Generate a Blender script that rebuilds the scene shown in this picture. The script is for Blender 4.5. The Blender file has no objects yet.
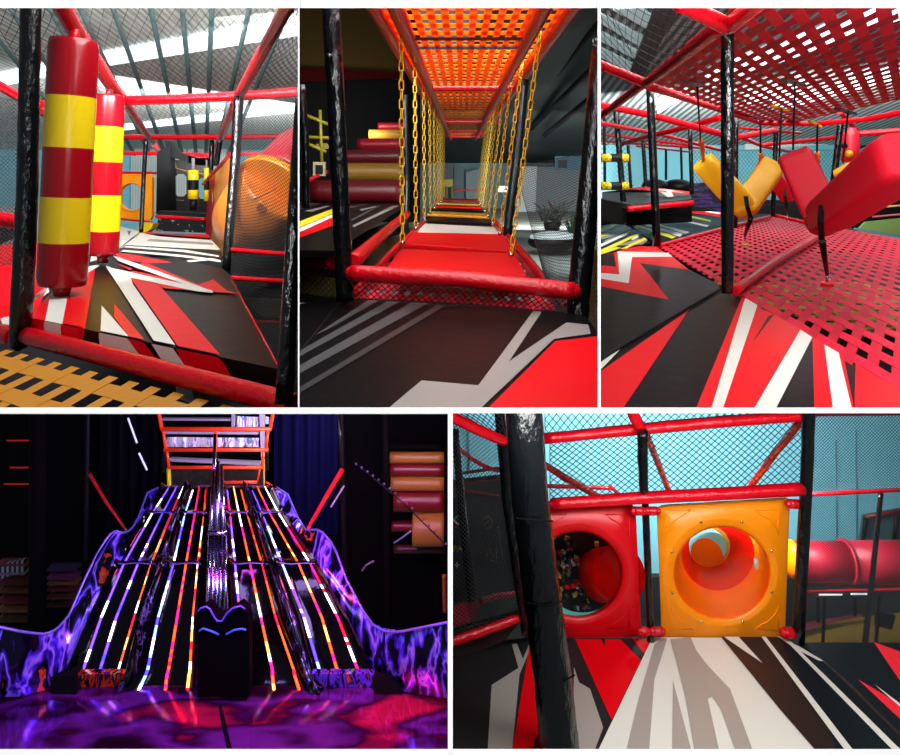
import bpy, bmesh, math, random
from mathutils import Vector, Matrix, noise
random.seed(7)
SC = bpy.context.scene; COL = SC.collection
F = 700.0; CX = 450.0; HY = 180.0; CAMZ = 6.3
O = Vector((0, 0, CAMZ))
def ray(x, y): return Vector(((x-CX)/F, 1.0, (HY-y)/F))
def W(x, y, d): return O + ray(x, y)*d
def FL(h):                       # horizontal plane at height h (relative to the eye, negative = below)
    def f(x, y):
        t = h*F/(HY-y); return O + ray(x, y)*t
    return f
def FR(d):
    return lambda x, y: W(x, y, d)
def PL(a, b, c):                 # plane through three (x, y, d) points
    A, B, C_ = W(*a), W(*b), W(*c); n = (B-A).cross(C_-A)
    def f(x, y):
        r = ray(x, y); return O + r*((A-O).dot(n)/r.dot(n))
    return f
def cv(x0, y0, s, pts, sy=None):
    sy = sy or s
    return [(x0+p[0]/s, y0+p[1]/sy) for p in pts]
# ------------------------------------------------------------------ materials
def lin(c):
    c /= 255.0
    return c/12.92 if c <= .04045 else ((c+.055)/1.055)**2.4
MATS = {}
def mat(name, rgb, rough=.5, bump=0, bscale=30, metal=0, emit=0, spec=.5, alpha=1, stretch=None, var=0, trans=0, coat=0):
    if name in MATS: return MATS[name]
    m = bpy.data.materials.new(name); m.use_nodes = True
    nt = m.node_tree; b = nt.nodes['Principled BSDF']
    col = (lin(rgb[0]), lin(rgb[1]), lin(rgb[2]), 1)
    b.inputs['Base Color'].default_value = col
    b.inputs['Roughness'].default_value = rough; b.inputs['Metallic'].default_value = metal
    b.inputs['Specular IOR Level'].default_value = spec
    b.inputs['Coat Weight'].default_value = coat
    if trans: b.inputs['Transmission Weight'].default_value = trans
    if emit:
        b.inputs['Emission Color'].default_value = col; b.inputs['Emission Strength'].default_value = emit
    if bump or var:
        tc = nt.nodes.new('ShaderNodeTexCoord'); mp = nt.nodes.new('ShaderNodeMapping')
        if stretch: mp.inputs['Scale'].default_value = stretch
        nt.links.new(tc.outputs['Object'], mp.inputs['Vector'])
        n = nt.nodes.new('ShaderNodeTexNoise'); n.inputs['Scale'].default_value = bscale; n.inputs['Detail'].default_value = 4
        nt.links.new(mp.outputs['Vector'], n.inputs['Vector'])
        if bump:
            bp = nt.nodes.new('ShaderNodeBump'); bp.inputs['Strength'].default_value = bump; bp.inputs['Distance'].default_value = .02
            nt.links.new(n.outputs['Fac'], bp.inputs['Height']); nt.links.new(bp.outputs['Normal'], b.inputs['Normal'])
        if var:
            mx = nt.nodes.new('ShaderNodeMix'); mx.data_type = 'RGBA'
            mx.inputs['A'].default_value = tuple(v*(1-var) for v in col[:3])+(1,)
            mx.inputs['B'].default_value = tuple(min(1, v*(1+var)) for v in col[:3])+(1,)
            nt.links.new(n.outputs['Fac'], mx.inputs['Factor']); nt.links.new(mx.outputs['Result'], b.inputs['Base Color'])
    MATS[name] = m; return m
def ramp_mat(name, stops, scale=6, rough=.2, metal=0, emit=0, kind='noise', stretch=(1, 1, 1), detail=3, dist=0):
    m = bpy.data.materials.new(name); m.use_nodes = True; nt = m.node_tree; b = nt.nodes['Principled BSDF']
    tc = nt.nodes.new('ShaderNodeTexCoord'); mp = nt.nodes.new('ShaderNodeMapping'); mp.inputs['Scale'].default_value = stretch
    nt.links.new(tc.outputs['Object'], mp.inputs['Vector'])
    if kind == 'noise':
        n = nt.nodes.new('ShaderNodeTexNoise'); n.inputs['Detail'].default_value = detail; n.inputs['Distortion'].default_value = dist; out = n.outputs['Fac']
    elif kind == 'voronoi':
        n = nt.nodes.new('ShaderNodeTexVoronoi'); out = n.outputs['Color']
    else:
        n = nt.nodes.new('ShaderNodeTexWave'); n.inputs['Distortion'].default_value = dist; out = n.outputs['Fac']
        n.bands_direction = kind
    n.inputs['Scale'].default_value = scale
    nt.links.new(mp.outputs['Vector'], n.inputs['Vector'])
    r = nt.nodes.new('ShaderNodeValToRGB'); cr = r.color_ramp
    while len(cr.elements) < len(stops): cr.elements.new(.5)
    for e, (p, c) in zip(cr.elements, stops):
        e.position = p; e.color = (lin(c[0]), lin(c[1]), lin(c[2]), 1)
    nt.links.new(out, r.inputs['Fac']); nt.links.new(r.outputs['Color'], b.inputs['Base Color'])
    b.inputs['Roughness'].default_value = rough; b.inputs['Metallic'].default_value = metal
    if emit:
        nt.links.new(r.outputs['Color'], b.inputs['Emission Color']); b.inputs['Emission Strength'].default_value = emit
    MATS[name] = m; return m
def thin_plastic(name, rgb, fac=.55, rough=.3):
    m = mat(name, rgb, rough); nt = m.node_tree; b = nt.nodes['Principled BSDF']; out = nt.nodes['Material Output']
    tl = nt.nodes.new('ShaderNodeBsdfTranslucent'); tl.inputs['Color'].default_value = b.inputs['Base Color'].default_value
    mx = nt.nodes.new('ShaderNodeMixShader'); mx.inputs[0].default_value = fac
    nt.links.new(b.outputs[0], mx.inputs[1]); nt.links.new(tl.outputs[0], mx.inputs[2]); nt.links.new(mx.outputs[0], out.inputs[0]); return m
RED = mat('red_vinyl', (200, 4, 22), .24, .5, 28, spec=.4)
REDP = mat('red_pad', (215, 12, 30), .32, .12, 5)
BLK = mat('black_vinyl_wrap', (9, 11, 13), .16, .9, 22, stretch=(1, 1, .35))
BLKP = mat('black_plain', (8, 8, 10), .5, spec=.2)
VOID = mat('black_void', (3, 3, 4), .9, spec=.1)
MBLK = mat('mat_black', (13, 11, 12), .36, .12, 6, spec=.07)
MRED = mat('mat_red', (220, 4, 18), .4, .12, 6, spec=.12)
MWHT = mat('mat_white', (215, 214, 204), .45, .1, 6, spec=.25)
MGRY = mat('mat_grey', (140, 136, 132), .4, .1, 6)
MDGY = mat('mat_dark_grey', (68, 68, 70), .4)
MYEL = mat('mat_yellow', (222, 212, 30), .4)
WHITE = mat('white_plaster', (250, 250, 250), .8)
NET = mat('net_cord', (14, 18, 22), .7)
YEL = mat('yellow_vinyl', (228, 196, 20), .25, .1, 5)
DRED = mat('dark_red_vinyl', (150, 10, 22), .22, .1, 5)
ORG = mat('orange_plastic', (246, 150, 8), .3)
CYAN = mat('cyan_paint', (126, 196, 214), .6, var=.06, bscale=1.2)
CHAIN = mat('yellow_chain', (225, 180, 30), .4)
CHROME = mat('chrome', (200, 200, 205), .15, metal=1)
# ------------------------------------------------------------------ panels
CLIPS = {'A': (None, 298.0, None, 407.6), 'B': (299.3, 597.8, None, 407.6), 'C': (600.6, None, None, 407.6),
         'D': (None, 448.0, 413.8, None), 'E': (452.6, None, 413.0, None), None: (None, None, None, None)}
CUR = [None]
def planes():
    x0, x1, y0, y1 = CLIPS[CUR[0]]; P = []
    if x0 is not None: P.append(Vector((1, -(x0-CX)/F, 0)))
    if x1 is not None: P.append(Vector((-1, (x1-CX)/F, 0)))
    if y0 is not None: P.append(Vector((0, (HY-y0)/F, -1)))
    if y1 is not None: P.append(Vector((0, -(HY-y1)/F, 1)))
    return P
class MB:
    def __init__(s): s.v = []; s.f = []; s.m = []; s.sm = []; s.mats = []
    def mi(s, m):
        if m not in s.mats: s.mats.append(m)
        return s.mats.index(m)
    def face(s, pts, m, smooth=False):
        b = len(s.v); s.v += [Vector(p) for p in pts]; s.f.append(tuple(range(b, b+len(pts)))); s.m.append(s.mi(m)); s.sm.append(smooth); return s
    def grid(s, rows, m, smooth=True, close=False, mf=None):
        b = len(s.v); n = len(rows[0])
        for r in rows: s.v += [Vector(p) for p in r]
        k = s.mi(m) if m else 0
        for i in range(len(rows)-1):
            for j in range(n if close else n-1):
                j2 = (j+1) % n
                s.f.append((b+i*n+j, b+i*n+j2, b+(i+1)*n+j2, b+(i+1)*n+j)); s.m.append(s.mi(mf(i, j)) if mf else k); s.sm.append(smooth)
        return s
    def prism(s, poly, vec, m):            # poly: world points; extruded along vec
        vec = Vector(vec); a = [Vector(p) for p in poly]; c = [p+vec for p in a]
        s.face(a, m); s.face(c[::-1], m)
        for i in range(len(a)):
            j = (i+1) % len(a); s.face([a[i], c[i], c[j], a[j]], m)
        return s
    def tube(s, pts, rs, m, sides=12, caps=True, wob=0, seg=None, mf=None):
        P = [Vector(p) for p in pts]
        if not isinstance(rs, (list, tuple)): rs = [rs]*len(P)
        rs = list(rs)
        if seg:
            Q = []; R = []
            for i in range(len(P)-1):
                for k in range(seg): t = k/seg; Q.append(P[i].lerp(P[i+1], t)); R.append(rs[i]*(1-t)+rs[i+1]*t)
            Q.append(P[-1]); R.append(rs[-1]); P, rs = Q, R
        T = []
        for i in range(len(P)):
            t = P[min(i+1, len(P)-1)]-P[max(i-1, 0)]; T.append(t.normalized() if t.length > 1e-9 else Vector((0, 0, 1)))
        up = Vector((0, 0, 1)) if abs(T[0].z) < .9 else Vector((1, 0, 0))
        u = T[0].cross(up).normalized(); rows = []
        for i, p in enumerate(P):
            u = (u-T[i]*u.dot(T[i])).normalized(); w = T[i].cross(u)
            row = []
            for k in range(sides):
                a = 2*math.pi*k/sides; r = rs[i]
                if wob: r *= 1+wob*noise.noise(Vector((p.x*9+k*.9, p.y*9, p.z*9+k*.5)))
                row.append(p+(u*math.cos(a)+w*math.sin(a))*r)
            rows.append(row)
        s.grid(rows, m, True, True, mf)
        if caps: s.face(rows[0][::-1], m if not mf else mf(0, 0)); s.face(rows[-1], m if not mf else mf(len(rows)-2, 0))
        return s
    def box(s, c, size, m, rot=None):
        c = Vector(c); x, y, z = [q/2 for q in size]
        P = [Vector((sx*x, sy*y, sz*z)) for sz in (-1, 1) for sx, sy in ((-1, -1), (1, -1), (1, 1), (-1, 1))]
        if rot: P = [rot @ p for p in P]
        P = [c+p for p in P]
        for q in ((3, 2, 1, 0), (4, 5, 6, 7), (0, 1, 5, 4), (1, 2, 6, 5), (2, 3, 7, 6), (3, 0, 4, 7)): s.face([P[i] for i in q], m)
        return s
    def sphere(s, c, r, m, n=10, sc=(1, 1, 1)):
        c = Vector(c); rows = []
        for i in range(n+1):
            t = math.pi*i/n; rr = max(math.sin(t), 1e-3)
            rows.append([c+Vector((sc[0]*r*rr*math.cos(2*math.pi*k/(2*n)), sc[1]*r*rr*math.sin(2*math.pi*k/(2*n)), sc[2]*r*math.cos(t))) for k in range(2*n)])
        return s.grid(rows[::-1], m, True, True)
    def build(s, name, parent=None, label=None, cat=None, group=None, kind=None, bevel=0):
        me = bpy.data.meshes.new(name); me.from_pydata([tuple(v) for v in s.v], [], s.f)
        for m in s.mats: me.materials.append(m)
        for p, k, sm in zip(me.polygons, s.m, s.sm): p.material_index = k; p.use_smooth = sm
        bm = bmesh.new(); bm.from_mesh(me)
        bmesh.ops.remove_doubles(bm, verts=bm.verts, dist=1e-5)
        for n in planes():
            if any((v.co-O).dot(n) < -1e-6 for v in bm.verts):
                big = [f for f in bm.faces if len(f.verts) > 4]
                if big: bmesh.ops.triangulate(bm, faces=big)
                bmesh.ops.bisect_plane(bm, geom=bm.verts[:]+bm.edges[:]+bm.faces[:], dist=1e-6, plane_co=O, plane_no=n, clear_inner=True, clear_outer=False)
        if not bm.faces:
            print('EMPTY', name, label); bm.free(); return None
        xs = [v.co for v in bm.verts]
        lo = Vector((min(v.x for v in xs), min(v.y for v in xs), min(v.z for v in xs))); hi = Vector((max(v.x for v in xs), max(v.y for v in xs), max(v.z for v in xs)))
        base = Vector(((lo.x+hi.x)/2, (lo.y+hi.y)/2, lo.z))
        if parent:
            base = Vector((0, 0, 0)); q = parent
            while q: base += q.location; q = q.parent
        for v in bm.verts: v.co -= base
        bm.to_mesh(me); bm.free(); me.update()
        o = bpy.data.objects.new(name, me); COL.objects.link(o)
        if parent: o.parent = parent
        else: o.location = base
        if bevel:
            bv = o.modifiers.new('Bevel', 'BEVEL'); bv.width = bevel; bv.segments = 3; bv.limit_method = 'ANGLE'
        tag(o, label, cat, group, kind); return o
def tag(o, label=None, cat=None, group=None, kind=None):
    if label: o['label'] = label
    if cat: o['category'] = cat
    if group: o['group'] = group
    if kind: o['kind'] = kind
def thing(name, loc, label, cat, group=None):
    o = bpy.data.objects.new(name, None); COL.objects.link(o); o.location = loc; o.empty_display_size = .1
    tag(o, label, cat, group); return o
def pxr(r, d): return r*d/F
def bar(name, pts, r, label, cat='padded beam', m=None, group=None, wob=.04, seg=10, sides=14, parent=None, ends=0):
    P = [W(*p) for p in pts]
    R = [pxr(q, p[2]) for q, p in zip(r if isinstance(r, (list, tuple)) else [r]*len(pts), pts)]
    b = MB().tube(P, R, m or RED, sides, True, wob, seg)
    if ends:
        for p, q in ((P[0], R[0]), (P[-1], R[-1])): b.sphere(p, q*ends, m or RED, 7)
    return b.build(name, parent, label, cat, group)
def beam(pts, r, label, **k): return bar('padded_beam', pts, r, label, **k)
def post(pts, r, label, **k):
    k.setdefault('m', BLK); k.setdefault('wob', .09); return bar('padded_post', pts, r, label, 'padded post', **k)
def bil(q):
    A, B, C_, D = q
    return lambda u, v: A.lerp(B, u).lerp(D.lerp(C_, u), v)
def net(q, nu, nv, r, label, m=NET, name='safety_net', seg=5, cat='net', parent=None):
    P = bil([W(*p) for p in q]); b = MB()
    def line(i0, j0, i1, j1):
        pts = [P((i0+(i1-i0)*t/seg)/nu, (j0+(j1-j0)*t/seg)/nv) for t in range(seg+1)]
        b.tube(pts, r, m, 3, False)
    for k in range(1, nu+nv):
        i0 = max(0, k-nv); j0 = k-i0; i1 = min(nu, k); j1 = k-i1
        line(i0, j0, i1, j1)
        line(i0, nv-j0, i1, nv-j1)
    for i0, j0, i1, j1 in ((0, 0, nu, 0), (0, nv, nu, nv), (0, 0, 0, nv), (nu, 0, nu, nv)): line(i0, j0, i1, j1)
    return b.build(name, parent, label, cat)
def web(P, nu, nv, wu, wv, th, mu, mv, name='webbing', parent=None, label=None, cat=None, jit=0):
    """P(u,v) -> world; nu straps run along v (at fixed u), nv straps run along u."""
    b = MB()
    def strap(f, n, w, m, ph):
        rows = []
        for k in range(2*n+1):
            t = k/(2*n)
            t = min(max(t, .0), 1.)
            c = f(t, 0); l = f(t, -w/2); r = f(t, w/2)
            d = (f(min(t+.01, 1), 0)-f(max(t-.01, 0), 0)); nn = (r-l).cross(d).normalized()
            if nn.z < 0: nn = -nn
            off = 0
            if k % 2: off = th*1.1*(1 if ((k//2)+ph) % 2 else -1)
            h = nn*(th/2); o = nn*off
            rows.append([l+o-h, r+o-h, r+o+h, l+o+h])
        b.grid(rows, m, False, True)
    for i in range(nu):
        u0 = (i+.5)/nu
        strap(lambda t, e, u0=u0: P(u0+e, t), nv, wu/nu, mu, i)
    for j in range(nv):
        v0 = (j+.5)/nv
        strap(lambda t, e, v0=v0: P(t, v0+e), nu, wv/nv, mv, j+1)
    return b.build(name, parent, label, cat)
def decals(b, f, items, lift=.002):
    for k, (pts, m) in enumerate(items):
        P = [f(*p) for p in pts]
        b.face([p+Vector((0, 0, lift*(1+.6*k))) for p in P], m)
def frontdecals(b, f, items, lift=.003):
    for k, (pts, m) in enumerate(items):
        b.face([f(*p)+Vector((0, -lift*(1+.6*k), 0)) for p in pts], m)
def struct(b, name): return b.build(name, kind='structure')
def quad_px(b, pts, m): b.face([W(*p) for p in pts], m); return b
# ================================================================== room A : punch bag walkway
CUR[0] = 'A'
ROOF = ramp_mat('corrugated_roof', [(0, (168, 180, 174)), (.35, (205, 214, 206)), (1, (228, 234, 226))], 2.2, .6, kind='X', dist=.6)
GIRD = mat('roof_girder', (62, 84, 84), .6)
SKY = mat('translucent_roof_panel', (240, 250, 255), .5, emit=2.2)
SKYB = mat('translucent_panel_edge', (205, 222, 224), .5, emit=.5)
CORW = ramp_mat('corrugated_white', [(0, (150, 170, 168)), (1, (214, 226, 222))], 5, .6, kind='X')
def rfA(x, y): # roof plane
    return PL((0, 0, 12), (300, 0, 12), (300, 150, 27))(x, y)
b = MB(); b.face([rfA(-12, -12), rfA(310, -12), rfA(310, 150), rfA(-12, 150)], ROOF); struct(b, 'ceiling')
# girders
gi = [((-10, 18), (60, 110)), ((0, -20), (100, 140)), ((40, -20), (135, 150)), ((72, -20), (150, 150)), ((112, -6), (165, 150)), ((150, -6), (182, 150)), ((182, -6), (196, 150)), ((212, -6), (206, 150)), ((250, -6), (216, 150)), ((290, -6), (228, 150))]
for a, c in gi:
    A_, C_ = rfA(*a), rfA(*c); A_.z -= .2; C_.z -= .2
    b = MB().tube([A_, C_], [.045, .07], GIRD, 4); b.build('trim_1', kind='structure')
def strip(p, m):
    b = MB(); P = [rfA(*q) for q in p]; P = [O+(q-O)*.985 for q in P]; b.prism(P, (0, 0, .05), m); return b
SKL = mat('skylight_glow', (235, 246, 255), .5, emit=1.6)
for k, (p, l) in enumerate([([(-6, 76), (70, 60), (310, 17), (310, 34), (70, 72), (-6, 88)], 'wide'), ([(118, 127), (310, 105), (310, 111), (118, 131)], 'narrow')]):
    strip(p, SKL).build('skylight', None, 'long %s white skylight strip glowing across the grey roof behind the punch bags' % ('wide nearer' if not k else 'thin farther'), 'skylight')
# back wall
b = MB(); quad_px(b, [(-10, 95, 27), (310, 95, 27), (310, 330, 27), (-10, 330, 27)], CYAN); struct(b, 'wall_back')
b = MB(); P = [W(x, y, 26.8) for x, y in ((131, 138), (186, 138), (186, 212), (131, 212))]; b.prism(P, (0, .1, 0), CORW)
b.build('roller_door', None, 'pale corrugated roller door in the cyan back wall above the orange panel', 'door')
b = MB(); P = [W(x, y, 26.8) for x, y in ((188, 142), (226, 142), (226, 172), (188, 172))]; b.prism(P, (0, .1, 0), CORW)
b.build('wall_panel', None, 'pale corrugated wall panel behind the black tower', 'wall panel')
# dark surround on left + blue side
b = MB(); P = [W(x, y, 22) for x, y in ((-8, 207), (48, 203), (52, 240), (-8, 262))]; b.prism(P, (0, .3, 0), mat('grey_counter', (150, 158, 158), .5, var=.2, bscale=3)); b.build('bench', None, 'long grey bench behind the left black post', 'bench')
b = MB(); P = [W(x, y, 20) for x, y in ((-8, 228), (24, 224), (24, 232), (-8, 246))]; b.prism(P, (0, .3, 0), BLKP); b.build('rail', None, 'black rubber edge rail in front of the grey bench', 'rail')
# mats --------------------------------------------------------------
f = FL(-1.0); crease = [(31, 316), (279, 374)]
gnd = FL(-2.2)
b = MB(); P = [(-40, 420), (320, 420), (300, 236), (-10, 236)]
b.face([gnd(*p) for p in P], mat('ground_dark', (20, 16, 22), .8, var=.5, bscale=3)); struct(b, 'floor')
def lipf(x, y):
    q = PL((31, 316, 5.15), (279, 374, 3.6), (31, 335, 5.12)); return q(x, y)
c2 = lambda pts: cv(130, 225, 4.3125, pts)
c1 = lambda pts: cv(20, 250, 6, pts)
b = MB()
top = [(31, 316), (58, 292), (100, 262), (118, 255), (138, 251), (222, 268), (231, 276), (279, 368)]
# vertical lip plane through the crease
A1, B1 = f(31, 318), f(279, 369)
nl = (B1-A1).cross(Vector((0, 0, 1))); 
def lip(x, y):
    r = ray(x, y); return O+r*((A1-O).dot(nl)/r.dot(nl))
def cr_y(x): return 318+(369-318)*(x-31)/(279-31)
def matfaces(items):
    for k, (pts, m) in enumerate(items):
        for side in (0, 1):
            out = []
            n = len(pts)
            for i in range(n):
                p, q = pts[i], pts[(i+1) % n]
                sp = p[1]-cr_y(p[0]); sq = q[1]-cr_y(q[0])
                if side: sp, sq = -sp, -sq
                if sp <= 0: out.append(p)
                if (sp < 0 < sq) or (sq < 0 < sp):
                    t = sp/(sp-sq); out.append((p[0]+(q[0]-p[0])*t, p[1]+(q[1]-p[1])*t))
            if len(out) < 3: continue
            if side == 0: b.face([f(*p)+Vector((0, 0, .0015*k)) for p in out], m)
            else: b.face([lip(*p)+nl.normalized()*(.0015*k)*(-1 if nl.y > 0 else 1) for p in out], m)
base = [(30, 331), (31, 318), (40, 305), (58, 292), (100, 262), (118, 255), (138, 251), (222, 268), (231, 276), (279, 368), (275, 393)]
items = [(base, MBLK),
  ([(30, 331), (31, 318), (38, 306), (60, 285), (88, 268), (95, 270), (82, 345), (60, 341)], MRED),
  (c1([(180, 280), (290, 265), (250, 470), (262, 540), (155, 512), (145, 455)]), MWHT),
  (c1([(70, 290), (150, 230), (165, 245), (80, 310)]), MWHT),
  (c1([(60, 350), (165, 262), (180, 255), (85, 330)]), MBLK),
  (c1([(392, 110), (480, 85), (492, 88), (400, 145)]), MWHT),
  (c1([(290, 265), (390, 150), (448, 125), (365, 480), (372, 572), (262, 540), (250, 470)]), MRED),
  (c1([(490, 340), (680, 560), (760, 668), (492, 598), (482, 520)]), MWHT),
  (c1([(566, 330), (790, 600), (860, 690), (755, 665), (565, 410)]), MRED),
  (c2([(40, 195), (200, 285), (290, 265), (360, 240), (430, 300), (465, 300), (135, 275), (420, 605), (455, 672), (240, 628), (215, 545), (0, 230), (0, 208)]), MRED),
  (c2([(-60, 170), (0, 200), (60, 165), (290, 262), (468, 302), (150, 280), (40, 205)]), MRED),
  (c1([(515, 105), (660, 165), (680, 220), (1010, 700), (905, 705), (860, 650)]), MWHT),
  (c1([(515, 105), (560, 120), (1150, 252), (1160, 270), (1060, 260), (660, 175)]), MWHT),
  (c1([(560, 45), (600, 55), (905, 165), (1160, 262), (1120, 262), (880, 180), (590, 75)]), MWHT),
]
matfaces(items)
# right side wall of the mat
b.face([f(279, 369), f(231, 276), f(231, 276)+Vector((0, 0, -.09)), f(279, 369)+Vector((0, 0, -.09))], MBLK)
matA = b.build('floor_mat', None, 'black vinyl floor mat with red and white lightning stripes under the two punch bags', 'mat')
b = MB().tube([f(230, 277), f(279, 368)], [.011, .008], RED, 6); b.build('edge_piping', matA, 'thin red piping')
# middle mat (black with white thin stripes) and far white mat
c3 = lambda pts: cv(100, 140, 5.808, pts)
b = MB()
ms = [(c3([(95, 655), (140, 612), (700, 640), (705, 712), (640, 705)]), MBLK), ]
b.face([f(*p) for p in [(116, 252.5), (125, 245), (221, 250), (222, 262), (150, 257), (138, 252)]], MBLK)
for k, p in enumerate([[(150, 615), (500, 640), (690, 672), (690, 680), (480, 652), (140, 625)], [(140, 640), (500, 672), (700, 700), (700, 712), (480, 682), (120, 650)], [(500, 705), (640, 690), (700, 700), (640, 702), (520, 714)]]):
    b.face([f(*q)+Vector((0, 0, .003*(k+1))) for q in c3(p)], MWHT)
b.face([f(*q)+Vector((0, 0, .002)) for q in c3([(100, 655), (180, 665), (420, 712), (300, 715), (90, 690)])], MRED)
b.build('floor_mat', None, 'black floor mat with thin white stripes just behind the punch bags', 'mat')
b = MB(); b.face([f(*p) for p in [(120, 248), (141, 233), (210, 238), (222, 251.5), (200, 249), (130, 246)]], MWHT)
b.face([f(*p)+Vector((0, 0, .003)) for p in [(150, 239), (212, 243), (214, 245), (146, 241)]], MGRY)
b.build('floor_mat', None, 'off-white floor mat in the middle of the walkway', 'mat')
b = MB(); b.face([f(*p) for p in [(145, 232), (208, 234), (211, 240), (160, 236.5), (142, 233)]], MRED)
b.face([f(*p)+Vector((0, 0, .003)) for p in [(160, 233), (205, 235.4), (205, 236), (150, 234)]], MDGY)
b.build('floor_mat', None, 'farthest red floor mat at the end of the walkway', 'mat')
b = MB(); b.face([f(*p) for p in [(117, 250), (140, 231), (118, 226), (100, 222), (90, 262), (104, 258)]], MWHT)
b.face([f(*p)+Vector((0, 0, .004)) for p in [(127, 231), (131, 231), (129, 236)]], MDGY)
b.build('floor_mat', None, 'white floor mat left of the walkway behind the second punch bag', 'mat')
# side striped mat at left (inclined)
g = lambda x, y: W(x, y, 6.2+(335-y)*.03)
b = MB(); b.face([g(*p) for p in [(-10, 322), (34, 318), (58, 262), (58, 240), (-10, 246)]], MRED)
for p, m in [([(-10, 252), (18, 246), (18, 256), (-10, 262)], MDGY), ([(-10, 283), (20, 262), (20, 275), (-10, 300)], MDGY), ([(38, 246), (58, 240), (58, 258), (38, 268)], MDGY), ([(38, 288), (46, 281), (50, 292), (32, 305)], MWHT), ([(1, 318), (6, 308), (16, 304), (16, 326), (3, 324)], MWHT)]:
    b.face([g(*q)+Vector((0, -.01, .004)) for q in p], m)
b.build('side_mat', None, 'red mat with grey bands behind the net left of the black post', 'mat')
# front beam and webbing
beam([(28, 336, 5.0), (120, 360, 4.25), (276, 400, 3.45), (296, 407, 3.3)], [9, 10, 12, 13], 'shiny red padded beam along the front edge of the striped mat', seg=14)
beam([(-10, 330, 5.3), (14, 337, 5.1)], 9, 'short red padded beam at the far lower left behind the yellow webbing')
zw = -1.28
fw = FL(zw)
O1 = fw(-10, 348)
MYW = mat('yellow_strap', (186, 122, 14), .65, .1, 30)
A2, B2 = FL(-1.16)(-12, 345), FL(-1.16)(300, 424); e = (B2-A2); dn = Vector((-.28, -1, -.15)).normalized()
Pw = lambda u, v: A2+e*u+dn*(v*1.7)
web(Pw, 15, 6, .46, .46, .002, MYW, MYW, 'webbing', None, 'yellow woven strap webbing in front of the striped mat', 'webbing')
b = MB(); q = [FL(-1.9)(x, y) for x, y in ((176, 388), (192, 392), (194, 404), (178, 399))]; b.prism(q, (0, 0, .02), WHITE); b.build('paper_tag', None, 'small white rectangle seen under the yellow webbing', 'tag')
# posts
post([(31, -10, 4.9), (29, 100, 4.9), (27, 200, 4.95), (22, 300, 5.0), (18, 346, 5.05)], [9.5, 9.5, 9.8, 10.5, 9], 'shiny black wrapped post at the left beside the larger punch bag', seg=8, ends=.6)
post([(238.5, 97, 9), (236, 150, 8.9), (226, 271, 8.4)], [5, 5, 4.3], 'black wrapped post standing right of the orange play panel')
post([(300, 100, 3.6), (294, 220, 3.4), (284, 404, 3.2)], [5, 7, 9], 'near black post at the right edge beside the dark mesh', seg=8)
post([(146, 139, 14), (143.5, 180, 14), (141, 232, 13.6)], 2.1, 'slim black post in front of the orange holed panel')
# rails
beam([(52, -12, 5.3), (77, 34, 6.3), (113, 88, 8.6), (122, 99, 9.3)], [9.5, 8.5, 6.2, 5.6], 'thick red overhead beam above both punch bags, at its near end')
beam([(124, 100, 9.4), (144, 131, 14), (160, 153, 21)], [4.6, 3.2, 2.3], 'far red overhead beam beyond the punch bags leading back')
beam([(296, -8, 5.3), (270, 38, 6.6), (238, 97, 9.3)], [7.5, 6.2, 5], 'red overhead beam slanting down from the top right')
beam([(236, 100, 9.4), (222, 135, 14), (213, 158, 21)], [4.2, 3.2, 2.4], 'far red overhead beam on the right leading back')
beam([(122, 101, 9.4), (180, 99, 9.4), (237, 96, 9.4)], 4.8, 'nearest red crossbeam beneath the roof net between the two overhead beams')
beam([(241, 96, 9.4), (310, 91, 9.4)], 5, 'red crossbeam at upper right behind the net')
beam([(123, 137, 16), (200, 137, 16), (310, 136.5, 16)], 2.6, 'second red crossbeam beyond the nearest one')
beam([(122, 153, 21.5), (160, 153.5, 21.5), (213, 155, 21.5)], 1.9, 'third red crossbeam, thin and far')
beam([(240, 154, 21), (310, 154, 21)], 1.7, 'thin far red crossbeam behind the orange tube slide')
beam([(-10, 80, 8), (20, 98, 8.6), (47, 115, 9.2)], [5, 4.5, 4], 'red beam sloping behind the left black post')
beam([(38, 104, 8.8), (50, 104, 8.8)], 3.5, 'short red beam stub between the left post and the large bag')
beam([(-10, 218, 6.6), (19, 222, 6.6)], 7.5, 'thick red padded beam at the left edge at half height')
beam([(121, 172.5, 16), (156, 173, 16)], 1.3, 'thin red rail on top of the orange holed panel')
beam([(121, 219, 15.6), (152, 222, 15.6)], 1.1, 'thin red rail under the orange holed panel')
beam([(156, 216.5, 14.5), (206, 219.5, 14.5)], 1.9, 'low red rail in front of the black tower')
beam([(203, 184, 13), (231, 154, 9.6)], [1.6, 2.2], 'thin red rail along the top of the orange side panel')
beam([(190, 155, 21), (206, 158, 21), (216, 152, 21)], .9, 'thin curved red rail over the tower')
for (x0, y0, x1, y1, l) in ((232, 250, 296, 255, 'upper'), (230, 278, 296, 282, 'middle'), (255, 321, 296, 324, 'lower')):
    beam([(x0, y0, 8), (x1, y1, 7.5)], 2.6 if l != 'lower' else 1.6, '%s of the three dark red beams behind the right-hand mesh' % l)
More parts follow.
